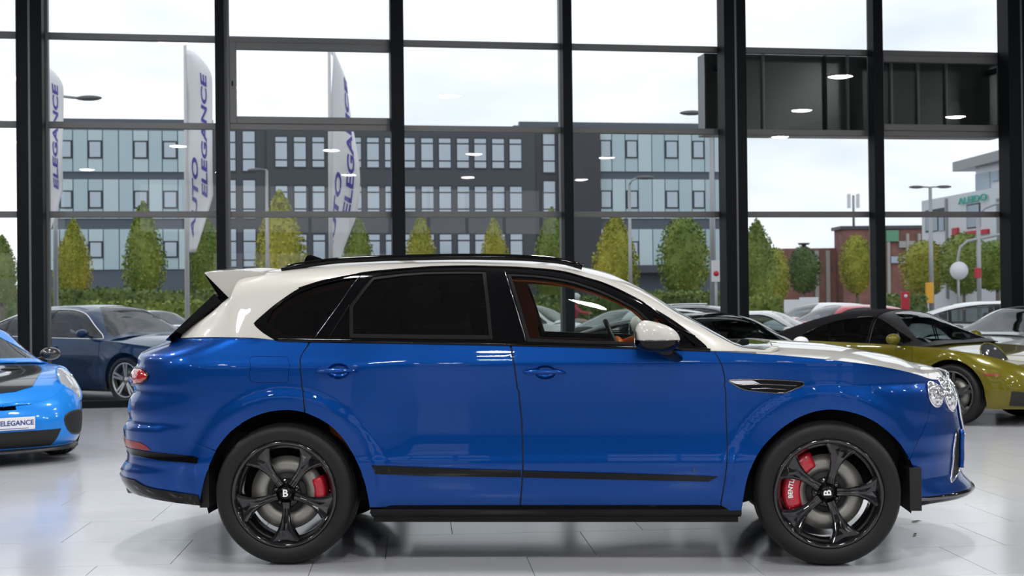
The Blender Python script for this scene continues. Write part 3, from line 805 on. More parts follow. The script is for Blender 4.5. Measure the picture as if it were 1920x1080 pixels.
# ---- door handles in their bowls
for door, far, hp, hole in ((rd, rd2, [(593, 698), (612, 695), (634, 695), (655, 694.5), (669, 696)], hr), (fd, fd2, [(981, 698.5), (1000, 697), (1022, 697), (1045, 697), (1060, 699.5)], hf)):
    D = np.array(densify(spc(hp), .012, False)); P = side(D[:, 0], D[:, 1]); n = len(P); k = np.linspace(0, 1, n)
    off = .004 + .030 * np.sin(np.pi * k) ** .6; r = .005 + .0125 * np.sin(np.pi * np.clip(k * 1.02, 0, 1)) ** .5
    P[:, 1] -= off
    h = MB().tube(P, list(r), 10, flat=.75).build('door_handle', M_BLUE, door); mirror_y(h, parent=far)
    c = panel('handle_bowl', side, sp(hole), M_BLUE, door, res=.008, thick=0, bulge=-.032); mirror_y(c, parent=far)
for door, far, pl in ((rd, rd2, [(697, 872.5), (786, 875.8), (899, 880), (977.5, 882), (977.5, 894.5), (786, 892), (703, 888.5)]),
                      (fd, fd2, [(982, 882.5), (1100, 885.5), (1179, 887.7), (1270, 890.5), (1346, 893.5), (1328, 902.5), (1179, 899.5), (982, 895)])):
    c = panel('door_moulding', side, sp(pl), M_BLACK, door, res=.02, thick=.012, offset=.008); mirror_y(c, parent=far)
_e = side(*[np.array([v]) for v in S(1302, 881)])[0]
text_mesh('wing_badge', 'S', .024, M_DCHROME, fd, Matrix.Translation((_e[0], _e[1] - .004, _e[2])) @ Matrix.Rotation(math.pi / 2, 4, 'X'), bold=True)
# ---- fender vent
vp = sp(VENT)
c = panel('vent_recess', side, vp, M_DARK, ff, res=.02, thick=0, offset=-.022); mirror_y(c, parent=ff2)
c = tube_on('vent_frame', side, spc(VENT + VENT[:1])[:-1], .0042, M_DCHROME, ff, .002, True, res=.01); mirror_y(c, parent=ff2)
for pl in ([(1385, 722), (1430, 720.5), (1495, 723.5)], [(1405, 729.5), (1440, 728.5), (1474, 730.5)]):
    D = np.array(densify(spc(pl), .02, False)); P = side(D[:, 0], D[:, 1]); P[:, 1] += .004
    c = MB().tube(P, .0055, 8, flat=.8).build('vent_blade', M_DCHROME, ff); mirror_y(c, parent=ff2)
c = panel('vent_emblem_plate', side, sp([(1366, 714), (1412, 713.5), (1424, 719), (1400, 723), (1380, 720)]), M_CHROME, ff, res=.01, thick=.004, offset=-.004); mirror_y(c, parent=ff2)
# ---- sill, underbody, wheel housings
x0 = S(694, 955); x1 = S(1391, 957)
xs0 = float(SUV.x_of(*x0)); xs1 = float(SUV.x_of(*x1))
for sg in (1, -1):
    m = MB(); pr = [(-.925, .322), (-.935, .300), (-.93, .268), (-.905, .254), (-.78, .254), (-.78, .322)]
    m.prism(pr, 1.0, lambda u, v, w: (xs0 + (xs1 - xs0) * w, sg * u, v)); m.build('side_sill', M_BLACK, suv, .006)
m = MB(); m.box((-1.02, -.84, .215), (1.02, .84, .40)); m.box((-2.30, -.56, .42), (-1.0, .56, .70)); m.box((1.0, -.56, .30), (2.0, .56, .80))
m.box((-2.2, -.80, .48), (-1.95, .80, .62)); m.build('floor_pan', M_DARK, suv)
for xc in (-XW, XW):
    for sg in (1, -1):
        m = MB(); m.lathe([(.478, -.885), (.485, -.80), (.485, -.54), (.05, -.52)], 40, 'y', a0=math.radians(-16), a1=math.radians(196))
        o = m.build('wheel_housing', M_DARK, suv); o.location = (xc, 0, AZ)
        if sg < 0:
            for v in o.data.vertices: v.co.y *= -1
for sg in (1, -1):
    MB().box((XW + .452, -.90 if sg > 0 else .5, .285), (XW + .515, -.5 if sg > 0 else .90, .52)).build('arch_liner', M_DARK, suv)
    MB().box((-XW - .505, -.90 if sg > 0 else .5, .305), (-XW - .452, -.5 if sg > 0 else .90, .52)).build('arch_liner', M_DARK, suv)
for nm, pl in (('rear_door_trim', rd_out), ('front_door_trim', fd_out)):
    both(panel(nm, side, pl, M_INT, suv, res=.06, thick=0, offset=-.085))
# ---- rear bumper trim
top = spc([(372, 928), (330, 922), (279, 913), (252, 899)]); bot = spc([(376, 947), (330, 941), (290, 934), (262, 927)])
nearp = list(reversed(bot)) + top
dif = [(0, .40), (.35, .385)] + list(reversed(bot))[:] + top + [(.35, .455), (0, .47)]
dif = dif + [(-a, z) for a, z in reversed(dif[1:-1])]
panel('rear_diffuser', side, dif, M_BLACK, suv, res=.03, thick=.05, offset=.008)
st = spc([(262, 843.5), (288, 847.5), (364, 855.5), (372, 858)]); sb = spc([(370, 869), (330, 865.5), (294, 862), (262, 855)])
both(panel('bumper_strip', side, [(.12, st[0][1])] + st + sb + [(.12, sb[-1][1])], M_BLACK, suv, res=.02, thick=.01, offset=.005))
rf = sp([(250, 827), (263, 829.5), (274, 836), (283, 844), (262, 842.5), (250, 840)])
both(panel('rear_reflector', side, [(.25, rf[0][1] + .01)] + rf + [(.25, rf[-1][1])], M_REDR, suv, res=.02, thick=.006, offset=.004))
tl = [(.10, 1.075)] + sp([(266, 691), (274, 697), (279, 703), (277, 711)]) + sp([(266, 719)]) + [(.10, .965)]
tz = S(279, 703)
both(panel('tail_lamp', side, tl, M_REDL, suv, res=.015, thick=.01, offset=.003, bulge=.014))
both(tube_on('tail_lamp_bezel', side, tl, .006, M_BLACK, suv, .004, True, res=.015))
for sg in (1, -1):
    m = MB(); c = at_y(240, 905, -.45); m.tube([(c[0] + .16, sg * .52, c[2] + .01), (c[0] + .03, sg * .52, c[2])], .055, 20, cap=False, flat=1.0)
    m.tube([(c[0] + .16, sg * .52, c[2] + .01), (c[0] + .032, sg * .52, c[2])], .047, 20, cap=False); m.build('exhaust_tip', M_DCHROME, suv)
# ---- nose: lamps, grille, intakes, lip
M_LENS = principled('crystal_lamp', (.80, .80, .82), .06, .85, Coat_Weight=1.0)
def crystal(m):
    n = m.node_tree; t = n.nodes.new('ShaderNodeTexVoronoi'); t.inputs['Scale'].default_value = 34
    tc = n.nodes.new('ShaderNodeTexCoord'); b = n.nodes.new('ShaderNodeBump'); b.inputs['Strength'].default_value = .9; b.inputs['Distance'].default_value = .02
    n.links.new(tc.outputs['Object'], t.inputs['Vector']); n.links.new(t.outputs['Distance'], b.inputs['Height']); n.links.new(b.outputs['Normal'], n.nodes['Principled BSDF'].inputs['Normal'])
crystal(M_LENS)
l1 = S(1753, 740); l2 = (l1[0] + .205, l1[1] - .005)
for (c, ra, rz_, nm) in ((l1, .075, .066, 'outer_headlamp'), (l2, .105, .098, 'inner_headlamp')):
    pl = [(c[0] + ra * math.cos(t) + .018 * math.sin(t), c[1] + rz_ * math.sin(t)) for t in np.linspace(0, 2 * math.pi, 36)[:-1]]
    o = panel(nm, side, pl, M_LENS, suv, res=.012, thick=.02, offset=.004, bulge=.030)
    o2 = mirror_y(o)
    for oo, pn in ((o, None),):
        r1 = tube_on('lamp_bezel', side, pl, .006, M_CHROME, o, .008, True, res=.012); mirror_y(r1, parent=o2)
        pl2 = [(c[0] + .45 * (a - c[0]), c[1] + .45 * (z - c[1])) for a, z in pl]
        r1 = tube_on('lamp_ring', side, pl2, .004, M_CHROME, o, .030, True, res=.012); mirror_y(r1, parent=o2)
gr = [(A_ - .36, .96), (A_ - .20, 1.0), (A_, 1.01), (A_ + .20, 1.0), (A_ + .36, .96), (A_ + .34, .62), (A_ + .26, .53), (A_, .51), (A_ - .26, .53), (A_ - .34, .62)]
grille = panel('grille', side, gr, M_DARK, suv, res=.03, thick=.01, offset=.004)
tube_on('grille_frame', side, gr, .010, M_CHROME, grille, .010, True)
for k in range(-9, 10):
    a = A_ + k * .034; zt = .955 + .04 * (1 - abs(k) / 9.5); zl = .53 + .06 * (abs(k) / 9.5) ** 2
    tube_on('grille_bar', side, [(a, zl), (a, zt)], .0045, M_CHROME, grille, .012, res=.06)
# side intake with a blue blade
ik = spc([(1790, 812), (1786.5, 840), (1783.5, 875), (1780, 905)])
it = [p for p in ik] + [(A_ - .42, .47), (A_ - .44, .64), (A_ - .50, .70)]
o = panel('side_intake', side, it, M_DARK, suv, res=.02, thick=.006, offset=.003); o2 = mirror_y(o)
c = tube_on('intake_trim', side, ik + [(A_ - .42, .465)], .008, M_CHROME, o, .006, seg=8); mirror_y(c, parent=o2)
am = (ik[1][0] + A_ - .43) / 2 + .03
c = tube_on('intake_blade', side, [(am - .02, .69), (am, .62), (am + .01, .54), (am, .475)], .016, M_BLUE, o, .022, seg=10); mirror_y(c, parent=o2)
c = tube_on('intake_trim', side, [(am + .05, .67), (am + .06, .60), (am + .06, .48)], .006, M_CHROME, o, .024, seg=8); mirror_y(c, parent=o2)
def nose_band(name, sec, a0, mat):
    """section points (offset, z) swept round the nose"""
    aa = np.linspace(a0, 2 * A_ - a0, 70); P = np.zeros((len(aa), len(sec), 3))
    for j, (of, z) in enumerate(sec):
        zz = np.full_like(aa, max(z, .30)); p = side(aa, zz); t = side(aa + 1e-3, zz) - side(aa - 1e-3, zz); t /= np.linalg.norm(t, axis=1, keepdims=True)
        N = np.stack([t[:, 1], -t[:, 0], 0 * aa], -1); sg = np.sign((N * np.stack([p[:, 0] * 0 + .3, p[:, 1], 0 * aa], -1)).sum(1)); N = np.where((N[:, 0] < -.2)[:, None], -N, N)
        k = np.sin(np.pi * np.linspace(0, 1, len(aa))) ** .35
        P[:, j] = p + N * (of * k)[:, None]; P[:, j, 2] = z
    m = MB(); m.grid(P, True); return m.build(name, mat, suv)
a_l = S(1727, 940)[0]
nose_band('chin_spoiler', [(.0, .45), (.012, .41), (.05, .372), (.058, .352)], a_l, M_BLUE)
nose_band('front_lip', [(.058, .353), (.078, .346), (.084, .330), (.07, .312), (.0, .300)], a_l, M_BLACK)
nose_band('lip_edge', [(.079, .346), (.0862, .338), (.0842, .329)], a_l, M_DCHROME)
# ---- door mirrors
M_MIR = principled('mirror_glass', (.9, .9, .9), .02, 1.0)
def door_mirror(sg):
    C = at_y(1231, 637.5, -1.08); root = None
    def head(z0, z1, up, low, mat, name, parent, grow=0.0):
        n, k = 40, 10; P = np.zeros((k, n, 3))
        for i in range(k):
            t = i / (k - 1); ph = t * math.pi / 2; zc = math.sin(ph) ** .9; rr = max(math.cos(ph), .02) ** .62
            for j in range(n):
                a = 2 * math.pi * j / (n - 1); ca, sa = math.cos(a), math.sin(a)
                ex = .127 if ca > 0 else .118; x = ex * np.sign(ca) * abs(ca) ** (.8 if ca < 0 else 1.0) * rr; y = .115 * sa * rr
                x += (-.012 if up else .0) * t
                P[i, j] = (x * (1 + grow), y * (1 + grow), (z1 * (1 - .30 * x / .12) if up else -z1) * zc)
        if sg < 0: P[:, :, 1] *= -1
        o = MB().grid(P, True).build(name, mat, parent); return o
    cap = head(0, .096, True, 0, M_WHITE, 'door_mirror', suv); cap.location = (C[0], sg * C[1], C[2])
    low = head(0, .066, False, 0, M_BLACK, 'mirror_base', cap)
    band = MB().tube([(.123 * math.cos(t) if math.cos(t) > 0 else .118 * np.sign(math.cos(t)) * abs(math.cos(t)) ** .8, .113 * math.sin(t), 0) for t in np.linspace(0, 2 * math.pi, 48)[:-1]], .004, 6, True).build('mirror_band', M_DCHROME, cap)
    gl_ = MB(); gl_.prism(ell(0, .012, .085, .05, 24), .003, lambda u, v, w: (-.121 + w, u, v)); gl_.build('mirror_glass', M_MIR, cap)
    D = at_y(1268, 671, -.93); st = MB(); st.tube([(.03, 0, -.045), (.06, .05, -.07), (D[0] - C[0], (D[1] - C[1]) - .02, D[2] - C[2]), (D[0] - C[0] + .01, (D[1] - C[1]) + .06, D[2] - C[2] - .005)], [.045, .042, .036, .040], 12, flat=.7)
    o = st.build('mirror_stalk', M_BLACK, cap)
    if sg < 0:
        for v in o.data.vertices: v.co.y *= -1
door_mirror(1); door_mirror(-1)
# ---- wheels
def suv_wheel(loc, far, rot, cal_a, front):
    R, rr, wd = .393, .290, .285; w = wd / 2
    root = bpy.data.objects.new('wheel', None); COL.objects.link(root); root.parent = suv; root.location = loc; root.rotation_euler = (0, 0, math.pi if far else 0)
    seg_wheel(R, rr, wd, 0).build('tyre', M_RUB, root)
    rim = MB(); rim.lathe([(rr + .006, -w * .86), (rr + .008, -w * .93), (rr - .004, -w * .965), (rr - .014, -w * .93), (rr - .020, -w * .82), (rr - .034, -w * .70), (rr - .040, -w * .2), (rr - .030, w * .7), (rr + .004, w * .85)], 80)
    rimo = rim.build('rim_barrel', M_RIM, root)
    for k in range(5):
        a = rot + math.radians(-90) + 2 * math.pi * k / 5
        # a spoke: ridge with two sloped flanks, forking at the rim
        st = [(.052, .026, -.086, .020), (.085, .024, -.084, .022), (.125, .024, -.088, .024), (.165, .031, -.096, .024), (.205, .047, -.106, .024), (.235, .068, -.114, .026), (.260, .094, -.120, .026), (.2765, .114, -.123, .024)]
        P = np.zeros((len(st), 9, 3))
        for i, (r, hw, yy, th) in enumerate(st):
            fk = max(0, (r - .19) / .09)
            sec = [(-1, th + .03), (-1, .010), (-.72, .0), (-.35, .002 + .016 * fk), (0, .004 + .026 * fk - .006 * (1 - fk)), (.35, .002 + .016 * fk), (.72, 0), (1, .010), (1, th + .03)]
            for j, (u, d) in enumerate(sec):
                skew = .10 * (r - .05)
                x, t = r, u * hw
                P[i, j] = (x * math.cos(a) - t * math.sin(a), yy + d, x * math.sin(a) + t * math.cos(a))
        m = MB(); m.grid(P, False)
        m.build('spoke', M_RIM, root, .004)
    hub = MB(); hub.lathe([(.001, -.090), (.030, -.092), (.034, -.088), (.036, -.078), (.075, -.070), (.083, -.062), (.085, .02), (.001, .02)], 40); hub.build('hub', M_RIM, root)
    cap_ = MB(); cap_.lathe([(.0005, -.0965), (.026, -.0955), (.030, -.092), (.031, -.086)], 32); capo = cap_.build('hub_cap', M_BLACK, root)
    Mx = Matrix.Translation((0, -.0975, 0)) @ Matrix.Rotation(-.0 if not front else math.radians(-92), 4, 'Y') @ Matrix.Rotation(math.pi / 2, 4, 'X')
    text_mesh('cap_letter', 'B', .056, M_WLET, capo, Mx, bold=True, extrude=.0015)
    for k in range(5):
        a = rot + math.radians(-54) + 2 * math.pi * k / 5; b = MB(); b.tube([(.062 * math.cos(a), -.060, .062 * math.sin(a)), (.062 * math.cos(a), -.082, .062 * math.sin(a))], .0115, 6); b.build('lug_bolt', M_RIM, root)
    disc = MB(); disc.lathe([(.10, -.025), (.10, -.040), (.205, -.040), (.205, -.008), (.10, -.008)], 64, closed=True); dk = disc.build('brake_disc', M_DISC, root)
    hat = MB(); hat.lathe([(.02, -.060), (.108, -.058), (.112, -.041)], 40); hat.build('disc_hat', M_DARK, root)
    cal = MB(); a0, a1 = [math.radians(v) for v in cal_a]; n = 14; P = np.zeros((n, 6, 3)); ri, ro = (.145, .243) if front else (.158, .228)
    for i, t in enumerate(np.linspace(0, 1, n)):
        a = a0 + (a1 - a0) * t; e = min(1, 5 * min(t, 1 - t) + .45)
        for j, (r, y) in enumerate([(ri, -.02), (ri, -.060), (ri + .018, -.074 * (.75 + .25 * e)), (ro - .02, -.074 * (.75 + .25 * e)), (ro - .004, -.062), (ro, -.0)]):
            rm = (ri + ro) / 2; r2 = rm + (r - rm) * (.72 + .28 * e); P[i, j] = (r2 * math.cos(a), y, r2 * math.sin(a))
    cal.grid(P, True)
    for i in (0, n - 1): cal.add([tuple(P[i, j]) for j in range(6)], [(0, 1, 2, 3, 4, 5)])
    co = cal.build('brake_caliper', M_RED, root)
    am = (a0 + a1) / 2
    if front:
        word = 'BENTLEY'; rad = (ri + ro) / 2 + .004
        tm = text_mesh('caliper_lettering', word, .034, M_WLET, co, None, extrude=.0012, bold=True)
        for v in tm.data.vertices:                    # bend the word round the axle
            aa = am + .16 - v.co.x / rad; r_ = rad + v.co.y; y_ = -.0765 - v.co.z
            v.co = (r_ * math.cos(aa), y_, r_ * math.sin(aa))
    return root
suv_wheel((-XW, -HUBY + .094 - .0 , .393), False, 0.0, (-12, 26), False)
suv_wheel((XW, -HUBY + .094, .393), False, math.radians(20), (112, 208), True)
suv_wheel((-XW, HUBY - .094, .393), True, 0.0, (-12, 26), False)
suv_wheel((XW, HUBY - .094, .393), True, math.radians(20), (112, 208), True)
# ---- cabin
ring = [(x, min(q, .62)) for x, q in dlo]
def orange_ring(side_sign):
    hole = strip_on(gl[2], .012); hole2 = strip_on(gl[1], .02); hole3 = strip_on(gl[0], .02)
    out = dlo + [(x, 0.0) for x in np.linspace(dlo[-1][0], dlo[0][0], 40)[1:-1]]
    hole = [(x + (0 if q > .12 else 0), max(q - (.09 if q < .14 else .0), .012)) for x, q in hole]
    out = clip(out, 1, 0, float(at_y(1240, 610, -.8)[0]))
    o = panel('pillar_trim', green, inset_poly(densify(out, .03), .004), M_ORANGE, suv, holes=[hole, hole2, hole3], res=.03, thick=.0, offset=-.045)
    return o
o = orange_ring(1); mirror_y(o)
panel('headliner', green, [(-1.95, .55), (.34, .55), (.34, 1.45), (-1.95, 1.45)], M_INT, suv, res=.08, thick=0, offset=-.035)
m = MB(); P = np.zeros((12, 9, 3))
for i, y in enumerate(np.linspace(-.80, .80, 12)):
    b = .035 * (1 - (y / .8) ** 2)
    for j, (x, z) in enumerate([(.70, .72), (.66, .90), (.70, 1.03), (.80, 1.10), (.95, 1.125), (1.08, 1.12), (1.18, 1.10), (1.22, .9), (1.22, .7)]): P[i, j] = (x, y, z + b * (1 if 1 < j < 7 else 0))
m.grid(P, True); m.build('dashboard', M_INT, suv)
sw = at_y(1157, 622, .38)
st = MB(); st.tube([(0, .185 * math.cos(t), .185 * math.sin(t)) for t in np.linspace(0, 2 * math.pi, 40)[:-1]], .016, 10, True)
o = st.build('steering_wheel', M_INT, suv); o.location = (sw[0], .38, sw[2] - .10); o.rotation_euler = (0, math.radians(-24), 0)
h_ = MB(); h_.ball((.02, 0, 0), (.035, .075, .07)); h_.beam((0.01, -.18, 0), (.01, .18, 0), .03, .02); h_.beam((.01, 0, 0), (.01, 0, -.18), .03, .02); h_.tube([(0.02, 0, 0), (.32, 0, -.02)], .035); h_.build('wheel_hub', M_ORANGE, o)
def seat(x, y, orange_back=True, wide=.50):
    root = bpy.data.objects.new('seat', None); COL.objects.link(root); root.parent = suv; root.location = (x, y, 0)
    def cushion(name, lo, hi, mat, rot=0.0, at=(0, 0, 0), lean=0.0):
        m = MB(); m.box(lo, hi); o = m.build(name, mat, root); o.location = at; o.rotation_euler = (0, lean, 0)
        b = o.modifiers.new('round', 'BEVEL'); b.width = .045; b.segments = 4; o.data.shade_smooth(); return o
    cushion('seat_base', (-.02, -wide / 2, .42), (.50, wide / 2, .58), M_INT)
    cushion('seat_back', (-.07, -wide / 2, 0), (.07, wide / 2, .66), M_INT, at=(.0, 0, .55), lean=math.radians(-16))
    cushion('seat_bolster', (-.05, -wide / 2 - .012, .02), (.082, -wide / 2 + .09, .58), M_ORANGE, at=(.0, 0, .55), lean=math.radians(-16))
    cushion('seat_bolster', (-.05, wide / 2 - .09, .02), (.082, wide / 2 + .012, .58), M_ORANGE, at=(.0, 0, .55), lean=math.radians(-16))
    cushion('headrest', (-.055, -.14, 0), (.05, .14, .20), M_INT, at=(-.20, 0, 1.22), lean=math.radians(-10))
    for yy in (-.05, .05): MB().tube([(-.18, yy, 1.14), (-.20, yy, 1.26)], .007, 6).build('headrest_post', M_CHROME, root)
for y in (-.38, .38): seat(-.22, y)
for y in (-.36, .36): seat(-1.22, y)
m = MB(); m.box((-.25, -.12, .40), (.65, .12, .68)); m.build('centre_console', M_INT, suv, .03)
_far = at_y(1010, 636, .80)
# ================================================================== the other cars
M_AGLASS = glass('car_window_glass', (.50, .56, .57))
M_SGLASS = glass('car_windscreen_glass', (.55, .62, .62))
M_SILVER = principled('silver_alloy', (.42, .43, .45), .25, .9)
M_GREYW = principled('grey_alloy', (.10, .10, .105), .3, .8)
M_CANVAS = principled('black_canvas', (.008, .008, .0095), .85, 0, Specular_IOR_Level=.15)
M_LAMPD = principled('smoked_lamp_lens', (.03, .032, .035), .04, 0, Coat_Weight=1.0)
M_LAMPC = principled('clear_lamp_lens', (.62, .64, .68), .05, .5, Coat_Weight=1.0)
M_PLATE = principled('plate_white', (.78, .78, .78), .4)
M_PINK = principled('plate_ink', (.03, .05, .25), .5)
def add_wheel(root, loc, far, R, rr, wd, mat, nsp=5, twin=True, rot=.3, cal=None):
    w = wd / 2; e = bpy.data.objects.new('wheel', None); COL.objects.link(e); e.parent = root; e.location = loc; e.rotation_euler = (0, 0, math.pi if far else 0)
    seg_wheel(R, rr, wd, 0).build('tyre', M_RUB, e)
    m = MB(); m.lathe([(rr + .005, -w * .88), (rr, -w * .96), (rr - .012, -w * .94), (rr - .02, -w * .75), (rr - .03, 0), (rr, w * .8)], 40)
    m.build('rim_barrel', mat, e)
    for k in range(nsp):
        a = rot + 2 * math.pi * k / nsp
        m = MB()
        for d in ((-.13, .13) if twin else (0,)):
            c1 = (.05 * math.cos(a + d * 1.5), -w * .72, .05 * math.sin(a + d * 1.5)); c2 = ((rr - .012) * math.cos(a + d), -w * .86, (rr - .012) * math.sin(a + d))
            m.beam(c1, c2, .035, .028 if twin else .05, (0, 1, 0))
        m.build('spoke', mat, e, .004)
    m = MB(); m.lathe([(.001, -w * .82), (.05, -w * .80), (.065, -w * .6), (.065, 0), (.001, 0)], 20); m.build('hub', mat, e)
    m = MB(); m.lathe([(.03, -.03), (rr * .72, -.03), (rr * .72, .0), (.03, .0)], 32, closed=True); m.build('brake_disc', M_DISC, e)
    return e
def smooth_list(P, n=8):
    P = [np.array(p, float) for p in P]; out = []; N = len(P)
    for i in range(N):
        p0, p1, p2, p3 = P[i - 1], P[i], P[(i + 1) % N], P[(i + 2) % N]
        for k in range(n):
            t = k / n; out.append(.5 * (2 * p1 + (p2 - p0) * t + (2 * p0 - 5 * p1 + 4 * p2 - p3) * t * t + (3 * p1 - p0 - 3 * p2 + p3) * t ** 3))
    return [tuple(p) for p in out]
SPEC = {
 'sedan': dict(W=.93, wb=2.95, xN=2.33, xT=-2.60, R=.345, rr=.255, arch=.405,
    zs=[(-2.62, .80), (-2.45, .95), (-1.6, .975), (0, .95), (1.0, .925), (1.6, .87), (2.05, .78), (2.35, .62)],
    crown=[(-2.62, 0), (-2.4, .05), (0, .05), (1.1, .09), (1.9, .08), (2.25, .03), (2.35, 0)],
    top=[(-2.35, .98), (-2.0, 1.06), (-1.5, 1.26), (-1.0, 1.405), (-.5, 1.455), (0, 1.46), (.4, 1.42), (.75, 1.26), (1.1, 1.07), (1.25, 1.0)],
    xf=[(.2, -.10), (.32, -.02), (.45, 0), (.6, -.02), (.75, -.10), (.9, -.3)], xr=[(.22, .10), (.4, .01), (.6, 0), (.8, .03), (.95, .12)],
    dlo=[(-1.75, 1.0), (-1.5, 1.16), (-1.1, 1.29), (-.6, 1.37), (-.1, 1.385), (.3, 1.35), (.62, 1.2), (.95, .985)], bp=(-.32, -.22), cp=-1.18,
    ws=[(.42, .66), (.7, .48), (1.0, .24), (1.16, .2), (1.2, 1.0)], hd=.36, bl=[(-2.0, .3), (-1.75, .40), (-1.1, .66), (-1.02, 1.0)], blx=-2.05, mir=(.72, 1.0)),
 'suv': dict(W=.95, wb=2.90, xN=2.30, xT=-2.45, R=.37, rr=.265, arch=.43,
    zs=[(-2.46, 1.0), (-2.35, 1.08), (-1.6, 1.09), (0, 1.06), (1.0, 1.04), (1.6, .99), (2.05, .92), (2.32, .74)],
    crown=[(-2.46, 0), (-2.3, .04), (0, .05), (1.1, .10), (1.9, .09), (2.2, .05), (2.32, 0)],
    top=[(-2.4, 1.12), (-2.2, 1.35), (-1.95, 1.58), (-1.2, 1.65), (-.5, 1.68), (0, 1.67), (.35, 1.62), (.75, 1.40), (1.1, 1.19), (1.25, 1.12)],
    xf=[(.22, -.12), (.36, -.02), (.55, 0), (.75, -.02), (.9, -.10), (1.0, -.3)], xr=[(.25, .10), (.45, .01), (.7, 0), (.95, .03), (1.1, .10)],
    dlo=[(-2.1, 1.16), (-1.98, 1.36), (-1.5, 1.52), (-.6, 1.58), (-.1, 1.58), (.3, 1.53), (.62, 1.36), (.95, 1.11)], bp=(-.30, -.20), cp=-1.25,
    ws=[(.40, .68), (.7, .48), (1.0, .24), (1.16, .2), (1.2, 1.0)], hd=.34, bl=[(-2.33, .3), (-2.2, .42), (-2.02, .62), (-1.98, 1.0)], blx=-2.36, mir=(.72, 1.14)),
 'hatch': dict(W=.83, wb=2.32, xN=1.85, xT=-1.75, R=.30, rr=.20, arch=.35,
    zs=[(-1.77, .9), (-1.68, .98), (-1.2, .99), (0, .97), (.8, .95), (1.2, .90), (1.6, .80), (1.87, .60)],
    crown=[(-1.77, 0), (-1.65, .04), (0, .05), (.9, .10), (1.5, .09), (1.75, .04), (1.87, 0)],
    top=[(-1.74, 1.0), (-1.62, 1.2), (-1.4, 1.42), (-.9, 1.49), (-.3, 1.51), (.1, 1.49), (.4, 1.40), (.75, 1.20), (1.05, 1.04)],
    xf=[(.2, -.10), (.32, -.02), (.45, 0), (.6, -.02), (.75, -.10), (.9, -.3)], xr=[(.22, .08), (.4, .01), (.6, 0), (.8, .02), (1.0, .08)],
    dlo=[(-1.45, 1.04), (-1.35, 1.2), (-1.05, 1.36), (-.4, 1.42), (0, 1.40), (.3, 1.32), (.55, 1.18), (.8, 1.0)], bp=(-.45, -.36), cp=-2.2,
    ws=[(.22, .66), (.5, .46), (.85, .24), (.98, .2), (1.01, 1.0)], hd=.15, bl=[(-1.70, .3), (-1.62, .42), (-1.44, .62), (-1.42, 1.0)], blx=-1.715, mir=(.62, 1.04)),
 'rearengine': dict(W=.925, wb=2.45, xN=2.14, xT=-2.30, R=.345, rr=.262, arch=.395,
    zs=[(-2.32, .60), (-2.2, .80), (-1.7, .90), (-1.0, .93), (0, .905), (.7, .88), (1.1, .855), (1.5, .80), (1.85, .685), (2.16, .50)],
    crown=[(-2.32, 0), (-2.1, .06), (-1.2, .10), (0, .07), (.8, .04), (1.3, -.005), (1.8, .015), (2.05, .02), (2.16, 0)],
    top=[(-2.1, .90), (-1.7, 1.0), (-1.2, 1.14), (-.8, 1.24), (-.35, 1.295), (0, 1.30), (.2, 1.275), (.5, 1.13), (.8, .985), (.95, .92)],
    xf=[(.15, -.10), (.25, -.01), (.38, 0), (.5, -.03), (.62, -.12), (.75, -.3), (.9, -.6)], xr=[(.2, .10), (.4, .01), (.55, 0), (.7, .05), (.85, .18)],
    dlo=[(-1.05, .965), (-.75, 1.10), (-.45, 1.185), (-.1, 1.225), (.12, 1.21), (.36, 1.10), (.68, .935)], bp=(-.44, -.42), cp=-3.0,
    ws=[(.22, .66), (.45, .50), (.72, .26), (.86, .2), (.92, 1.0)], hd=.17, bl=[(-1.3, .52), (-1.15, .56), (-.98, .66), (-.95, 1.0)], blx=-1.34, mir=(.55, .93)),
}
SPEC['cabrio'] = dict(SPEC['rearengine'], 
    top=[(-2.1, .86), (-1.6, .93), (-1.35, 1.0), (-1.1, 1.10), (-.8, 1.205), (-.4, 1.285), (-.05, 1.30), (.17, 1.275), (.5, 1.13), (.8, .985), (.95, .92)],
    dlo=[(-.82, .96), (-.66, 1.06), (-.42, 1.15), (-.1, 1.205), (.12, 1.20), (.36, 1.10), (.68, .935)], bp=(-.42, -.40),
    bl=[(-1.22, .52), (-1.12, .56), (-.98, .66), (-.95, 1.0)], blx=-1.28)
def spec_surf(sp_):
    k = sp_
    xf = pchip([z for z, _ in k['xf']], [k['xN'] + d for _, d in k['xf']]); xr = pchip([z for z, _ in k['xr']], [k['xT'] + d for _, d in k['xr']])
    zs = pchip(*zip(*k['zs'])); cr = pchip(*zip(*k['crown'])); tp = pchip([-3.5] + [p[0] for p in k['top']] + [3.5], [k['top'][0][1] - .3] + [p[1] for p in k['top']] + [.3])
    zr = max(z for _, z in k['zs'])
    sec = pchip([.12, .2, .3, .42, .55, .68, .8, .92, 1.0], [.90, .945, .965, .975, .985, 1.0, .995, .98, .955])
    axl = (-k['wb'] / 2, k['wb'] / 2); RE = k['W'] == .925
    def width(x, z):
        x = np.asarray(x, float); z = np.asarray(z, float); w = k['W'] * sec(z / zr)
        for xc in axl:
            r = np.hypot(x - xc, z - k['R']); w = w + .018 * (1 - sstep(r, k['arch'] + .04, k['arch'] + .16))
        if RE: w = w - .045 * sstep(x, -.75, -.1) * (1 - sstep(x, .5, 1.2)) * sstep(z, .45, .7) + .02 * sstep(x, -.7, -1.2)
        return w - .03 * sstep(x, k['xN'] - .9, k['xN'])
    sf = CarSurf(xf, xr, width, zs, cr, None, .75, 3.0 if RE else 2.2, .7, 2.5, LA=k['xN'] - k['xT'] + .3, tc=.24, inset=.01)
    sf.ztop = lambda x: np.maximum(tp(x), zs(x) + .012)
    return sf
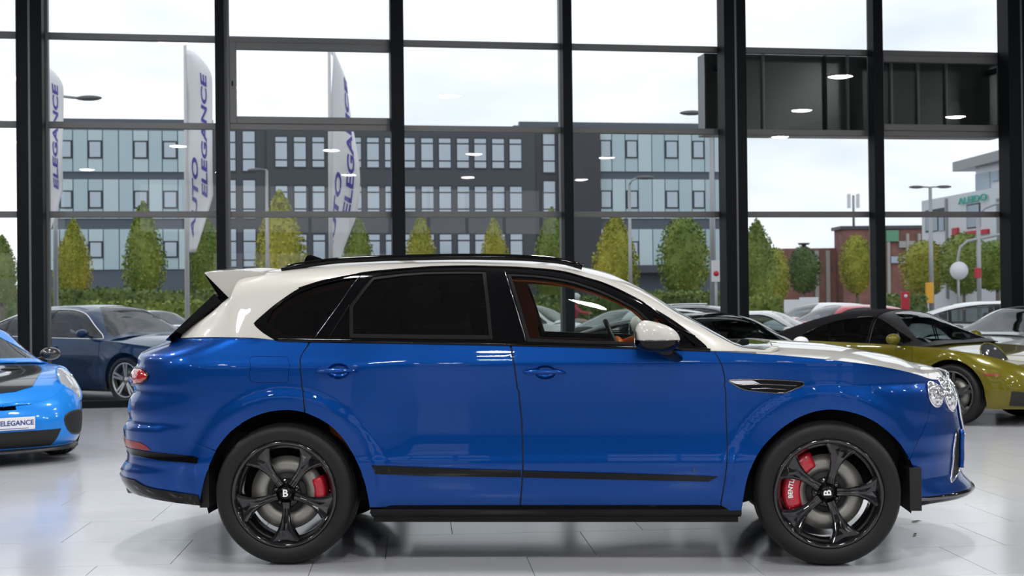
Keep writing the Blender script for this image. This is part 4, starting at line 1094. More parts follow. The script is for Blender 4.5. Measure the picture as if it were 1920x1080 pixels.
def eye_lamp(root, sf, x, sg, lens, ring, r=(.165, .115), vv=.9, dz=0.0):
    """oval lamp lying on the wing"""
    z = float(sf.zs(x)) + dz; y = float(sf.Y(x, z)) * vv; c = np.array([x, sg * y, z])
    n = Vector((.60, sg * .50, .62)).normalized(); t = Vector((0, 0, 1)); u = (t - n * t.dot(n)).normalized(); v = n.cross(u); u2 = (u * .95 + v * (-.30 * sg)).normalized(); v2 = n.cross(u2)
    m = MB(); P = np.zeros((9, 32, 3))
    for i in range(9):
        ph = i / 8 * math.pi / 2
        for j in range(32):
            a = 2 * math.pi * j / 31; q = Vector(c) + u2 * (r[0] * math.cos(ph) * math.cos(a)) + v2 * (r[1] * math.cos(ph) * math.sin(a)) + n * (.045 * math.sin(ph) - .012); P[i, j] = q
    o = m.grid(P, True).build('headlamp', lens, root)
    MB().tube([Vector(c) + u2 * (r[0] * 1.02 * math.cos(a)) + v2 * (r[1] * 1.02 * math.sin(a)) - n * .006 for a in np.linspace(0, 2 * math.pi, 40)[:-1]], .007, 6, True).build('lamp_rim', ring, o)
    for du, dv in ((.4, .35), (.4, -.35), (-.4, .35), (-.4, -.35)):
        b = Vector(c) + u2 * (r[0] * du) + v2 * (r[1] * dv) + n * .026; MB().ball(b, .017, 10, 6).build('led_element', M_LAMPC, o)
def build_car(name, label, kind, loc, heading, mat, group=None, roofmat=None, wheelmat=None, z0=.17, res=.045, bonnetmat=None, far_too=True, seam=True, rails=False, softtop=False, nsp=5, detail=True, mirmat=None, eyes=True):
    k = SPEC[kind]; sf = spec_surf(k); root = thing(name, label, 'car', loc, heading, group)
    xs = [-k['wb'] / 2, k['wb'] / 2]; ra = k['arch']; R = k['R']; LA = sf.LA
    side_, green_, deck_ = sf.side, sf.green, sf.deck
    def A(x, z): return (float(sf.a_of(x, z)), float(z))
    # flank outline, tail to nose on top, back along the sill with the two arches
    top = []
    for x in k['xT'] + .002 + (k['xN'] - k['xT'] - .004) * (1 - np.cos(np.pi * np.linspace(0, 1, 130))) / 2:
        z = float(sf.zs(x)); xx = min(max(x, float(sf.xr(z)) + .0005), float(sf.xf(z)) - .0005); top.append(A(xx, z))
    top[0] = (0.0, top[0][1]); top[-1] = (LA, top[-1][1])
    bot = [(LA, z0 + .02)]
    for xc in reversed(xs):
        for t in np.linspace(0, math.pi, 22):
            x = xc + ra * math.cos(t); z = R + ra * math.sin(t)
            if t == 0: bot.append(A(x - .01, z0 + .03))
            bot.append(A(x, z))
        bot.append(A(xc - ra + .01, z0 + .03))
    bot.append((0.0, z0 + .06))
    fl = panel('body_flank', side_, top + bot, mat, root, res=res, thick=.0)
    mirror_y(fl)
    xc0 = k['ws'][-2][0] - .12
    n = 50; xx = k['xN'] - (k['xN'] - xc0) * np.cos(np.linspace(0, math.pi / 2, n)) ** 1.4
    def deckmesh(nm, x_arr, m_):
        X, Vv = np.meshgrid(x_arr, np.linspace(-1, 1, 25), indexing='ij'); z = sf.zs(X)
        Xc = np.clip(X, sf.xr(z) + 1e-4, sf.xf(z) - 1e-4); return MB().grid(deck_(Xc, Vv), True).build(nm, m_, root)
    deckmesh('bonnet', xx, bonnetmat or mat)
    xb = k['blx']; deckmesh('rear_deck', k['xT'] + (xb + .35 - k['xT']) * (1 - np.cos(np.linspace(0, math.pi / 2, 24))), mat)
    # greenhouse
    dl = [(x, sf.q_at(x, z)) for x, z in k['dlo']]; dl = [(x, max(q, .02)) for x, q in dl]
    dl = smooth_list(dl + [(dl[-1][0] - .25, .015), (dl[0][0] + .3, .015)], 6)
    ws = k['ws']; wsp = ws + [(x, 2 - q) for x, q in reversed(ws[:-1])] + [(k['hd'], 1.3), (k['hd'] - .02, 1.0), (k['hd'], .7)]
    blp = k['bl']; blq = blp + [(x, 2 - q) for x, q in reversed(blp[:-1])] + [(xb, 1.5), (xb - .01, 1.0), (xb, .5)]
    xr0, xr1 = xb - .12, ws[-1][0] + .08
    dl2 = [(x, 2 - q) for x, q in dl]
    out = [(xr0, 0), (xr1 - .15, 0), (xr1 - .02, .3), (xr1, 1), (xr1 - .02, 1.7), (xr1 - .15, 2), (xr0, 2)]
    if softtop:
        hx = k['hd'] - .04
        panel('soft_top', green_, [(xr0 - .05, 0), (hx - .02, 0), (hx - .02, 2), (xr0 - .05, 2)], M_CANVAS, root, holes=[dlc for dlc in (clip(dl, 1, 0, hx - .03), clip(dl2, 1, 0, hx - .03))] + [blq], res=res, thick=.01)
        panel('screen_frame', green_, [(hx, 0)] + out[1:-1] + [(hx, 2)], roofmat or M_SATIN, root, holes=[wsp] + [clip(d_, -1, 0, -(hx + .012)) for d_ in (dl, dl2)], res=res, thick=.01)
    else:
        panel('roof', green_, out, roofmat or mat, root, holes=[dl, dl2, wsp, blq], res=res, thick=.01)
    panel('windscreen', green_, wsp, M_SGLASS, root, res=.09, thick=0, offset=-.004)
    panel('rear_screen', green_, blq, M_AGLASS, root, res=.09, thick=0, offset=-.004)
    b0, b1 = k['bp']
    parts = [clip(dl, -1, 0, -b1), clip(clip(dl, 1, 0, b0), -1, 0, -(k['cp'] + .03)), clip(dl, 1, 0, k['cp'] - .03)]
    for pt, nm in zip(parts, ('front_window', 'rear_window', 'quarter_window')):
        if len(pt) > 2:
            o = panel(nm, green_, pt, M_AGLASS, root, res=.09, thick=0, offset=-.004); mirror_y(o)
    for xa, xb_ in ((b0, b1), (k['cp'] - .03, k['cp'] + .03)):
        pt = clip(clip(dl, -1, 0, -xa), 1, 0, xb_)
        if len(pt) > 2: o = panel('window_pillar', green_, pt, M_BLACK, root, res=.06, thick=0, offset=-.001); mirror_y(o)
    o = MB().tube(green_(np.array([p[0] for p in dl]), np.array([p[1] for p in dl])), .008, 5, True).build('window_trim', M_BLACK if detail != 'chrome' else M_CHROME, root); mirror_y(o)
    # underbody, seats, dash
    m = MB(); m.box((xs[0] + ra - .06, -k['W'] * .86, z0 - .01), (xs[1] - ra + .06, k['W'] * .86, z0 + .12)); m.box((k['xT'] + .3, -k['W'] * .60, z0 + .02), (k['xN'] - .3, k['W'] * .60, .55)); m.build('floor_pan', M_DARK, root)
    zb = float(sf.zs(0)); m = MB(); m.box((k['hd'] - .05 + .35, -k['W'] * .82, .5), (ws[-1][0] - .02, k['W'] * .82, zb + .0)); m.build('dashboard', M_INT, root, .04)
    for sx in ((k['hd'] - .62,) if softtop else (k['hd'] - .62, k['hd'] - 1.5)):
        for sy in (-.37, .37):
            m = MB(); m.box((sx - .05, sy - .24, .45), (sx + .45, sy + .24, .60)); m.box((sx - .16, sy - .23, .55), (sx - .02, sy + .23, zb + .05)); m.box((sx - .20, sy - .13, zb + .07), (sx - .10, sy + .13, min(zb + .24, 1.18 if softtop else 9))); m.build('seat', M_INT, root, .04)
    for xc in xs:
        for sg in (-1, 1):
            m = MB(); m.lathe([(ra + .012, -k['W'] * .985 + .03), (ra + .012, -.55), (.06, -.52)], 26, 'y', a0=math.radians(-12), a1=math.radians(192)); o = m.build('wheel_housing', M_DARK, root, loc=(xc, 0, R))
            if sg > 0:
                for v in o.data.vertices: v.co.y *= -1
            add_wheel(root, (xc, sg * (k['W'] - .115), R), sg > 0, R, k['rr'], .235, wheelmat or M_SILVER, nsp, True, rot=.3)
    # mirrors
    mx, mz = k['mir']
    for sg in (-1, 1):
        y0 = float(sf.Y(mx, mz - .04)); m = MB(); m.ball((mx, sg * (y0 + .14), mz + .03), (.075, .105, .065), 16, 10); o = m.build('door_mirror', mirmat or mat, root)
        MB().beam((mx + .01, sg * (y0 - .05), mz - .035), (mx + .01, sg * (y0 + .10), mz + .0), .05, .025).build('mirror_arm', M_SATIN, o)
    if seam:
        for xsm in ((xs[1] - ra - .10, b1 + .02) if kind in ('rearengine', 'hatch', 'cabrio') else (xs[1] - ra - .12, b0 + .05, k['cp'] + .05)):
            D = [A(xsm, z) for z in np.linspace(z0 + .08, float(sf.zs(xsm)) - .01, 12)]; P = side_(np.array([d[0] for d in D]), np.array([d[1] for d in D]))
            o = MB().tube(P, .004, 5).build('door_seam', M_DARK, root); mirror_y(o)
        for xh in ((b1 + .12,) if kind in ('rearengine', 'hatch', 'cabrio') else (b0 + .18, k['cp'] + .22)):
            zh = zb * .86; o = MB().tube([(xh, -float(sf.Y(xh, zh)) - .012, zh), (xh + .2, -float(sf.Y(xh + .2, zh)) - .012, zh)], .014, 8).build('door_handle', mat, root); mirror_y(o)
    if rails:
        for sg in (-1, 1):
            P = [sf.green(np.array([x]), np.array([.66]))[0] for x in np.linspace(-1.6, .1, 12)]; MB().tube([(p[0], sg * p[1], p[2] + .035) for p in P], .018, 8).build('roof_rail', M_CHROME, root)
    # lamps front and rear, grille
    if kind not in ('rearengine', 'cabrio'):
        zl = float(sf.zs(k['xN'] - .32)) - .10
        hl = smooth_list([(LA - .72, zl - .03), (LA - .72, zl + .04), (LA - .50, zl + .03), (LA - .36, zl - .02), (LA - .42, zl - .08), (LA - .6, zl - .08)], 4)
        o = panel('headlamp', side_, hl, M_LAMPC, root, res=.03, thick=.01, offset=.004, bulge=.02); mirror_y(o)
        zt = float(sf.zs(k['xT'] + .2)) - .12
        o = panel('tail_lamp', side_, [(.35, zt - .06), (.75, zt - .05), (.78, zt + .05), (.35, zt + .06)], M_REDL, root, res=.03, thick=.01, offset=.004, bulge=.01); mirror_y(o)
        gz = zl - .10; g = panel('grille', side_, [(LA - .38, gz - .16), (LA + .38, gz - .16), (LA + .44, gz + .08), (LA - .44, gz + .08)], M_BLACK, root, res=.05, thick=.01, offset=.004)
        tb = np.array(densify([(LA - .38, gz - .16), (LA + .38, gz - .16), (LA + .44, gz + .08), (LA - .44, gz + .08)], .05)); MB().tube(side_(tb[:, 0], tb[:, 1]), .012, 6, True).build('grille_frame', M_CHROME, g)
        panel('lower_intake', side_, [(LA - .55, z0 + .07), (LA + .55, z0 + .07), (LA + .6, z0 + .16), (LA - .6, z0 + .16)], M_DARK, root, res=.05, thick=.01, offset=.004)
    else:
        if eyes:
            for sg in (-1, 1): eye_lamp(root, sf, 1.66, sg, M_LAMPC, mat, (.19, .125), .95, -.01)
            panel('lower_intake', side_, [(LA - .55, z0 + .06), (LA + .55, z0 + .06), (LA + .6, z0 + .17), (LA - .6, z0 + .17)], M_DARK, root, res=.05, thick=.01, offset=.004)
        panel('tail_lamp_bar', side_, [(-.75, .66), (.75, .66), (.75, .72), (-.75, .72)], M_REDL, root, res=.04, thick=.01, offset=.004)
    return root, sf, k

def ground_at(px, py): p = on_ground(px, py); return p
def place_by_wheel(px, py, kind, heading, near=-1):
    """car origin so that its front wheel on the viewer's flank touches the floor at this pixel"""
    k = SPEC[kind]; p = on_ground(px, py); c, s_ = math.cos(heading), math.sin(heading); lx, ly = k['wb'] / 2, near * (k['W'] - .02)
    return (p[0] - (lx * c - ly * s_), p[1] - (lx * s_ + ly * c), 0)

# ---- olive cabriolet inside the showroom
M_OLIVE = paint('olive_green_paint', (.115, .100, .004), .15, .30)
H = math.radians(-45)
oc, osf, ok_ = build_car('cabriolet_car', 'olive green cabriolet with closed black soft top, parked on the showroom floor', 'cabrio', place_by_wheel(1785, 797, 'cabrio', H), H, M_OLIVE, softtop=True, wheelmat=M_GREYW, res=.03, roofmat=M_SATIN, eyes=False)
for sg in (-1, 1): eye_lamp(oc, osf, 1.63, sg, M_LAMPD, M_OLIVE, (.20, .135), .90, -.0)
LAo = osf.LA
for sg in (0, 1):
    pl = [(LAo - .78, .24), (LAo - .30, .22), (LAo - .30, .36), (LAo - .74, .40)]
    pl = pl if sg == 0 else [(2 * LAo - a, z) for a, z in pl]
    panel('front_intake', osf.side, pl, M_DARK, oc, res=.03, thick=.01, offset=.004)
o = panel('side_marker', osf.side, [(LAo - .98, .565), (LAo - .80, .56), (LAo - .80, .58), (LAo - .98, .59)], M_REDR, oc, res=.02, thick=.004, offset=.004); mirror_y(o)

# ---- light blue coupe with carbon bonnet
M_CYAN = paint('bright_blue_paint', (.010, .215, .72), .10, .30)
M_CARB = principled('carbon_weave', (.030, .031, .033), .16, .2, Coat_Weight=1.0)
H = math.radians(-52)
pn = at_depth(10, 800, -8 + 12.75); kx = SPEC['rearengine']['xN']
loc = (pn[0] - kx * math.cos(H), pn[1] - kx * math.sin(H), 0)
bc, bsf, bk = build_car('sports_coupe', 'bright blue sports coupe with carbon fibre bonnet and dealer plate', 'rearengine', loc, H, M_CYAN, wheelmat=M_GREYW, res=.03, z0=.13, mirmat=M_CARB, eyes=False)
for sg in (-1, 1): eye_lamp(bc, bsf, 1.70, sg, M_LAMPC, M_CYAN, (.20, .135), .985, -.03)
LB = bsf.LA
ab = panel('bonnet_insert', bsf.deck, [(.80, -.76), (1.2, -.74), (1.55, -.66), (1.84, -.56), (1.92, -.3), (1.94, 0), (1.92, .3), (1.84, .56), (1.55, .66), (1.2, .74), (.80, .76)], M_CARB, bc, res=.04, thick=.004, offset=.006)
for sg in (-1, 1):
    P = bsf.deck(np.array([1.22]), np.array([sg * .40]))[0]; MB().ball((P[0], P[1], P[2] + .006), (.05, .10, .016), 16, 8).build('bonnet_duct', M_DARK, ab)
star = []
for i in range(10):
    r_ = .26 if i % 2 == 0 else .11; t = math.pi / 2 + i * math.pi / 5; star.append((1.18 + r_ * math.sin(t) * .9, -.0 + r_ * math.cos(t)))
panel('bonnet_star', bsf.deck, star, M_WLET, ab, res=.04, thick=0, offset=.012)
for sg in (0, 1):
    pl = smooth_list([(LB - .84, .26), (LB - .80, .45), (LB - .50, .46), (LB - .40, .40), (LB - .52, .27)], 3); pl = pl if sg == 0 else [(2 * LB - a, z) for a, z in pl]
    it_ = panel('front_intake', bsf.side, pl, M_DARK, bc, res=.03, thick=.01, offset=.004)
    tb = np.array(pl); MB().tube(bsf.side(tb[:, 0], tb[:, 1]), .010, 6, True).build('intake_frame', M_SATIN, it_)
panel('lower_intake', bsf.side, [(LB - .30, .17), (LB + .30, .17), (LB + .36, .32), (LB - .36, .32)], M_DARK, bc, res=.04, thick=.01, offset=.004)
aa = np.linspace(LB - .95, LB + .95, 40); P = np.zeros((40, 3, 3))
for j, (of, z) in enumerate(((.0, .155), (.05, .14), (.05, .118))):
    p = bsf.side(aa, np.full_like(aa, .16)); P[:, j] = p + np.stack([np.full_like(aa, of), np.zeros_like(aa), z - p[:, 2]], -1)
MB().grid(P, True).build('front_splitter', M_SATIN, bc)
plate = bpy.data.objects.new('number_plate', None)
pm = MB().box((-.26, -.006, -.056), (.26, .006, .056)); xp = float(bsf.xf(.40)) + .022
pl_o = pm.build('number_plate', M_PLATE, bc, .003, loc=(xp, 0, .395), rot=(0, 0, math.pi / 2))
text_mesh('plate_lettering', 'AUTO ELEGANCE', .062, M_PINK, pl_o, Matrix.Translation((0, -.0075, .004)) @ Matrix.Rotation(math.pi / 2, 4, 'X'), extrude=.0008, bold=True)
MB().box((-.20, -.0075, -.046), (.20, -.006, -.040)).build('plate_rule', M_PINK, pl_o)

# ---- cars parked outside, seen through the glass
def far_car(px, py, kind, hd, near, name, label, mat, **kw):
    H_ = math.radians(hd); return build_car(name, label, kind, place_by_wheel(px, py, kind, H_, near), H_, mat, res=.07, **kw)
M_NAVY = paint('navy_blue_paint', (.002, .030, .095), .3)
M_STEEL = paint('steel_blue_paint', (.03, .10, .20), .3)
M_CWHITE = paint('white_car_paint', (.74, .75, .76), 0, .35)
M_CSILV = paint('silver_car_paint', (.45, .48, .50), .5)
M_CBLACK = paint('black_car_paint', (.010, .011, .013), .2)
M_CGREY = paint('graphite_car_paint', (.035, .037, .042), .3)
M_CRED = paint('cherry_red_paint', (.50, .035, .06), .1)
far_car(236, 757, 'sedan', -30, -1, 'sedan_car', 'dark navy saloon with bright window trim parked against the glazed wall', M_NAVY, detail='chrome')
def by_header(px, depth, kind, hd, name, label, mat, zk=1.0, **kw):
    """car placed by where its screen header stands in the view, at a depth from the camera"""
    H_ = math.radians(hd); k = SPEC[kind]; p = at_depth(px, 590, depth - 8); kw.setdefault('res', .07)
    r = build_car(name, label, kind, (p[0] - k['hd'] * math.cos(H_), p[1] - k['hd'] * math.sin(H_), 0), H_, mat, **kw); r[0].scale = (1, 1, zk); return r
by_header(210, 31, 'rearengine', -30, 'coupe_car', 'steel blue low coupe parked behind the navy saloon', M_STEEL, seam=False)
by_header(296, 36, 'rearengine', -25, 'coupe_car', 'white low coupe whose roof shows behind the raked rear pillar of the SUV', M_CWHITE, seam=False)
by_header(1003, 36, 'hatch', -25, 'hatchback_car', 'white hatchback seen through the front window opening of the SUV', M_CWHITE, .90, seam=False)
by_header(1168, 27.5, 'sedan', 205, 'sedan_car', 'silver saloon with raked windscreen seen behind the SUV steering wheel', M_CSILV, .88, seam=False)
by_header(1345, 31, 'sedan', -14, 'estate_car', 'graphite saloon with chrome roof rails beside the wide black post', M_CGREY, .90, seam=False, rails=True)
by_header(1452, 24.5, 'rearengine', -20, 'coupe_car', 'white coupe with dark windows just beyond the wide black post', M_CWHITE, .95, seam=False)
by_header(1525, 40, 'hatch', 200, 'hatchback_car', 'white hatchback parked behind the cherry red hatchback', M_CWHITE, .86, seam=False)
by_header(1566, 34, 'hatch', 200, 'hatchback_car', 'cherry red hatchback showing above the olive cabriolet tail', M_CRED, .84, seam=False)
by_header(1925, 29, 'sedan', -14, 'sedan_car', 'long white saloon with dark glass behind the olive cabriolet windscreen', M_CWHITE, .92)
# two more low cars stand on the showroom floor
by_header(1338, 15.3, 'rearengine', -50, 'coupe_car', 'white coupe with black roof standing behind the ivory bonnet of the SUV', M_CWHITE, roofmat=M_BLACK, res=.035)
_b = at_depth(1850, 620, 12.4); _h = math.radians(205)
build_car('coupe_car', 'silver coupe with dark windows standing behind the olive cabriolet nose', 'rearengine', (_b[0] - .92 * math.cos(_h), _b[1] - .92 * math.sin(_h), 0), _h, M_CSILV, res=.04)
# ================================================================== outside
M_ASPH = noisy(principled('asphalt', (.20, .20, .205), .85), 3, (.17, .17, .175), (.24, .24, .245))
M_PAVE = noisy(principled('pale_paving', (.48, .47, .46), .8), 2, (.44, .43, .42), (.52, .51, .50))
def wpoly(name, pts, z, mat):
    m = MB(); m.add([wp(s, o, z) for s, o in pts], [tuple(range(len(pts)))]); return tag(m.build(name, mat), kind='structure')
wpoly('ground', [(-160, .09), (160, .09), (160, 260), (-160, 260)], -.03, M_ASPH)
wpoly('street_ground', [(-160, .09), (-160, -160), (160, -160), (160, .09)], -.25, M_ASPH)
pv = MB(); 
for o0, o1, z in ((.1, 1.0, -.012),): pv.add([wp(s, o, z) for s, o in ((-30, o0), (30, o0), (30, o1), (-30, o1))], [(0, 1, 2, 3)])
tag(pv.build('pavement', M_PAVE), kind='structure')
pv = MB(); pv.add([wp(s, o, -.01) for s, o in ((-90, 31), (90, 31), (90, 36), (-90, 36))], [(0, 1, 2, 3)]); tag(pv.build('footpath', M_PAVE), kind='structure')

# ---- office block: everything on a facade plane parallel to the showroom glass
OUT = 75.0
M_CLAD = principled('anthracite_cladding', (.060, .068, .082), .55)
M_CLAD2 = principled('slate_blue_cladding', (.085, .105, .135), .5)
M_CLAD3 = principled('dark_anthracite_cladding', (.045, .048, .058), .55)
M_OGLASS = principled('office_glass', (.44, .52, .60), .06, 0, Specular_IOR_Level=.8)
M_CYGL = principled('pale_cyan_glass_panel', (.40, .53, .58), .10, 0, Specular_IOR_Level=.7)
M_CYGL2 = principled('light_glass_panel', (.48, .60, .64), .10, 0, Specular_IOR_Level=.7)
M_WFR = principled('window_frame_dark', (.03, .04, .05), .5)
office = thing('office_building', 'four-storey anthracite office block with pale blue glazed wings across the car park', 'building', wp(0, OUT, 0))
OR = Vector(office.location)
def zO(px, py, out=OUT): return float(on_wall(px, py, out)[2])
def sO(px, py=290, out=OUT): return wall_s(px, py, out)
def obx(name, s0, s1, o0, o1, z0, z1, mat, parent=office):
    o = wbox(name, s0, s1, o0, o1, z0, z1, mat, None, 0); o.data.transform(Matrix.Translation(-OR)); o.parent = parent; return o
zr = zO(600, 236)
def rowz(a, b, px): return zO(px, b), zO(px, a)
obx('left_wing_wall', sO(70), sO(348), OUT + .25, OUT + 14, -.03, zO(200, 228), M_CLAD2)
obx('stair_wall', sO(348), sO(500), OUT + .2, OUT + 14, -.03, zr - .1, M_CLAD)
obx('middle_wall', sO(500), sO(1003), OUT, OUT + 14, -.03, zr, M_CLAD)
obx('corner_wall', sO(1003), sO(1050), OUT + .1, OUT + 14, -.03, zr, M_CLAD3)
obx('pier_wall', sO(1050), sO(1124), OUT - .3, OUT + 14, -.03, zr + .05, M_CLAD3)
obx('right_wing_wall', sO(1124), sO(1358), OUT + .25, OUT + 14, -.03, zr + .0, M_CLAD2)
obx('parapet', sO(70), sO(400), OUT + .15, OUT + .6, zO(200, 232), zO(200, 222), M_CLAD2)
obx('parapet', sO(975), sO(1358), OUT + .1, OUT + .6, zr - .1, zO(1200, 230), M_CLAD2)
ro = obx('roof_plant', sO(978), sO(998), OUT + 3, OUT + 5, zr, zr + .55, M_CLAD2)
# punched windows: frame with three panes
WR = [(256.5, 314.5, (267.5, 300.5)), (348, 406, (360.5, 392)), (439, 500, (452, 487))]
def punched(x0, x1, rows, parent=office, out=OUT, refx=600):
    s0, s1 = sO(x0), sO(x1)
    for (ya, yb, mids) in rows:
        z1, z0 = zO(refx, ya), zO(refx, yb)
        f = obx('window', s0 - .06, s1 + .06, out - .035, out + .02, z0 - .06, z1 + .06, M_WFR, parent)
        zz = [z0] + [zO(refx, m) for m in reversed(mids)] + [z1]
        for a, b in zip(zz[:-1], zz[1:]): obx('pane', s0, s1, out - .06, out - .036, a + .05, b - .05, M_OGLASS, f)
for x0 in (516.5, 551.5, 586, 621, 655, 688.5, 722, 756, 790, 823, 857, 889.5, 923, 955.5): punched(x0, x0 + 21.5, WR)
for x0, x1 in ((431, 441), (455.5, 477.5)): punched(x0, x1, [(246, 322, (268, 299)), (337, 410, (360, 392)), (428, 500, (452, 487))], out=OUT + .2)
punched(1019, 1040, [(246, 322, (268, 299)), (337, 410, (360, 392)), (428, 500, (452, 487))], out=OUT + .1)
# glazed wings: storey bands of glass panels with framed opening lights
def glazed(xs, opens, refx):
    for (ya, yb, wa, wb_) in ((243, 322, 263, 297), (335.5, 410, 357, 391), (429, 506, 452, 484)):
        z1, z0 = zO(refx, ya), zO(refx, yb)
        for i in range(len(xs) - 1):
            s0, s1 = sO(xs[i]), sO(xs[i + 1]); op = i in opens
            p = obx('glass_panel', s0 + .03, s1 - .03, OUT + .12, OUT + .25, z0 + .02, z1 - .02, M_CYGL2 if (i * 7 + int(ya)) % 3 == 0 else M_CYGL)
            if op:
                a, b = zO(refx, wb_), zO(refx, wa); fr_ = obx('window', s0 + .03, s1 - .03, OUT + .07, OUT + .12, a, b, M_WFR)
                obx('pane', s0 + .13, s1 - .13, OUT + .04, OUT + .07, a + .1, b - .1, M_OGLASS, fr_)
glazed([83, 110, 136, 164, 192, 222, 249, 278, 304, 333, 346], (1, 3, 6, 8), 200)
glazed([1124, 1148, 1173, 1197, 1223, 1247, 1273, 1298, 1322, 1340, 1356], (0, 2, 5, 7), 1240)
obx('entrance_canopy', sO(1185), sO(1262), OUT - 1.6, OUT + .2, zO(1220, 512), zO(1220, 498), M_CLAD)

# ---- trees and hedges
M_BARK = noisy(principled('bark', (.16, .13, .10), .9), 8, (.11, .09, .07), (.22, .18, .14))
def leafmat(n, a, b): 
    m = principled(n, a, .6); noisy(m, 1.6, a, b, 0, 3); return m
LEAF = {'yellow': leafmat('yellow_green_leaf', (.24, .26, .02), (.42, .37, .04)), 'green': leafmat('mid_green_leaf', (.12, .18, .022), (.24, .28, .04)),
        'dark': leafmat('dark_green_leaf', (.05, .10, .02), (.11, .17, .035)), 'hedge': leafmat('hedge_leaf', (.07, .12, .025), (.15, .20, .04)), 'lime': leafmat('lime_hedge_leaf', (.12, .18, .02), (.22, .26, .04))}
def crown_mesh(name, seed, kind='ovoid', n=2600, leaf=.034):
    """unit crown: z 0..1, radius up to 1"""
    rg = np.random.default_rng(seed); V = []; F = []
    def rad(t): 
        return (np.sin(np.pi * np.clip(t, 0, 1) ** .62) ** .75) * .5 if kind == 'ovoid' else np.sqrt(np.clip(1 - (2 * t - 1) ** 2, 0, 1)) * .5
    lump = rg.normal(size=(9, 3)); ph = rg.uniform(0, 6.3, 9)
    def lumpf(d): return 1 + .10 * np.sin(d @ lump.T * 2.6 + ph).sum(-1) / 3
    # core
    th = np.linspace(0, 2 * np.pi, 13)[:-1]; tz = np.linspace(.03, .97, 9)
    for t in tz:
        for a in th:
            d = np.array([math.cos(a), math.sin(a), 2 * t - 1]); r = rad(t) * .80 * lumpf(d[None])[0]; V.append((r * math.cos(a), r * math.sin(a), t))
    for i in range(8):
        for k in range(12): l = (k + 1) % 12; F.append((i * 12 + k, i * 12 + l, (i + 1) * 12 + l, (i + 1) * 12 + k))
    F.append(tuple(range(12))[::-1]); F.append(tuple(96 + k for k in range(12)))
    t = rg.beta(1.35, 1.5, n); a = rg.uniform(0, 2 * np.pi, n); d = np.stack([np.cos(a), np.sin(a), 2 * t - 1], -1)
    r = rad(t) * lumpf(d) * rg.uniform(.78, 1.10, n); C = np.stack([r * np.cos(a), r * np.sin(a), t + rg.normal(0, .012, n)], -1)
    u = rg.normal(size=(n, 3)); u /= np.linalg.norm(u, axis=1, keepdims=True); w = rg.normal(size=(n, 3)); w -= u * (u * w).sum(1, keepdims=True); w /= np.linalg.norm(w, axis=1, keepdims=True)
    s = leaf * rg.uniform(.6, 1.3, (n, 1)); b = len(V); sc = np.array([1, 1, .55])
    Q = np.stack([C - u * s * sc, C + w * s * .6 * sc, C + u * s * sc, C - w * s * .6 * sc], 1).reshape(-1, 3); V += [tuple(q) for q in Q]
    F += [(b + 4 * i, b + 4 * i + 1, b + 4 * i + 2, b + 4 * i + 3) for i in range(n)]
    return mesh_from(name, V, F)
CR = {(k, c): crown_mesh('foliage', 11 + 7 * i + j, k) for i, k in enumerate(('ovoid', 'round')) for j, c in enumerate((0, 1))}
_cm = {}
def tree(px, top, wpx, foot, depth, col, shape, label, seed=0):
    """foot: pixel row where the crown ends; the trunk goes on to the ground"""
    p = at_depth(px, top, depth - 8); zt = p[2]; zc = max(at_depth(px, foot, depth - 8)[2], .6); wid = wpx * depth / FPX
    t = thing('tree', label, 'tree', (p[0], p[1], -.03), random.uniform(0, 6.28), 'street trees beyond the car park')
    key = (shape, seed % 2, col)
    if key not in _cm: m = CR[(shape, seed % 2)].copy(); m.materials.clear(); m.materials.append(LEAF[col]); _cm[key] = m
    link('foliage', _cm[key], None, t, (0, 0, zc), None, (wid, wid, zt - zc + .03))
    tr = MB(); h = zc + (zt - zc) * .5; tr.tube([(0, 0, 0), (.02, .01, h * .5), (0, 0, h)], [.09, .075, .03], 8); tr.build('trunk', M_BARK, t)
T = [(4, 440, 60, 570, 48, 'green', 'ovoid', 'slender green tree beyond the wide grooved post behind the blue coupe'),
     (137, 410, 64, 560, 62, 'yellow', 'ovoid', 'narrow yellowing tree in front of the glazed office wing'),
     (268, 377, 76, 560, 60, 'green', 'ovoid', 'tall green columnar tree in front of the glazed office wing'),
     (388, 408, 70, 565, 62, 'green', 'ovoid', 'green columnar tree partly behind the lettered banner and a black post'),
     (525, 356, 96, 560, 61, 'yellow', 'ovoid', 'broad yellow-green tree beside a white lamp post above the SUV roof'),
     (672, 408, 62, 560, 62, 'green', 'ovoid', 'small green tree just beside the folded white banner'),
     (788, 400, 66, 560, 62, 'yellow', 'ovoid', 'yellow-green tree in front of the middle office windows beside a thin post'),
     (925, 408, 56, 560, 64, 'yellow', 'ovoid', 'small yellow tree behind the middle of the SUV roof rail'),
     (1034, 388, 70, 560, 60, 'green', 'ovoid', 'green tree half hidden by the thin black post above the SUV windscreen header'),
     (1152, 398, 84, 565, 58, 'yellow', 'ovoid', 'yellow-green tree beside the curved lamp post in front of the dark pier'),
     (1283, 405, 96, 560, 56, 'green', 'round', 'full green tree above the SUV windscreen pillar'),
     (1418, 412, 84, 575, 60, 'green', 'ovoid', 'green tree just beyond the wide black steel post'),
     (1448, 462, 64, 575, 66, 'yellow', 'round', 'pale yellow-green rounded tree beside the wide black steel post'),
     (1506, 462, 64, 548, 70, 'dark', 'round', 'small dark green round-headed tree in front of the brick hall'),
     (1606, 440, 64, 550, 70, 'yellow', 'round', 'golden green tree in front of the brick tower'),
     (1735, 450, 92, 555, 82, 'yellow', 'round', 'olive toned tree behind the double-headed lamp post'),
     (1806, 436, 100, 550, 73, 'green', 'round', 'green tree in front of the white office with green letters'),
     (1868, 450, 92, 545, 64, 'green', 'round', 'green tree below the traffic signal arm')]
for i, a in enumerate(T): tree(*a, seed=i)
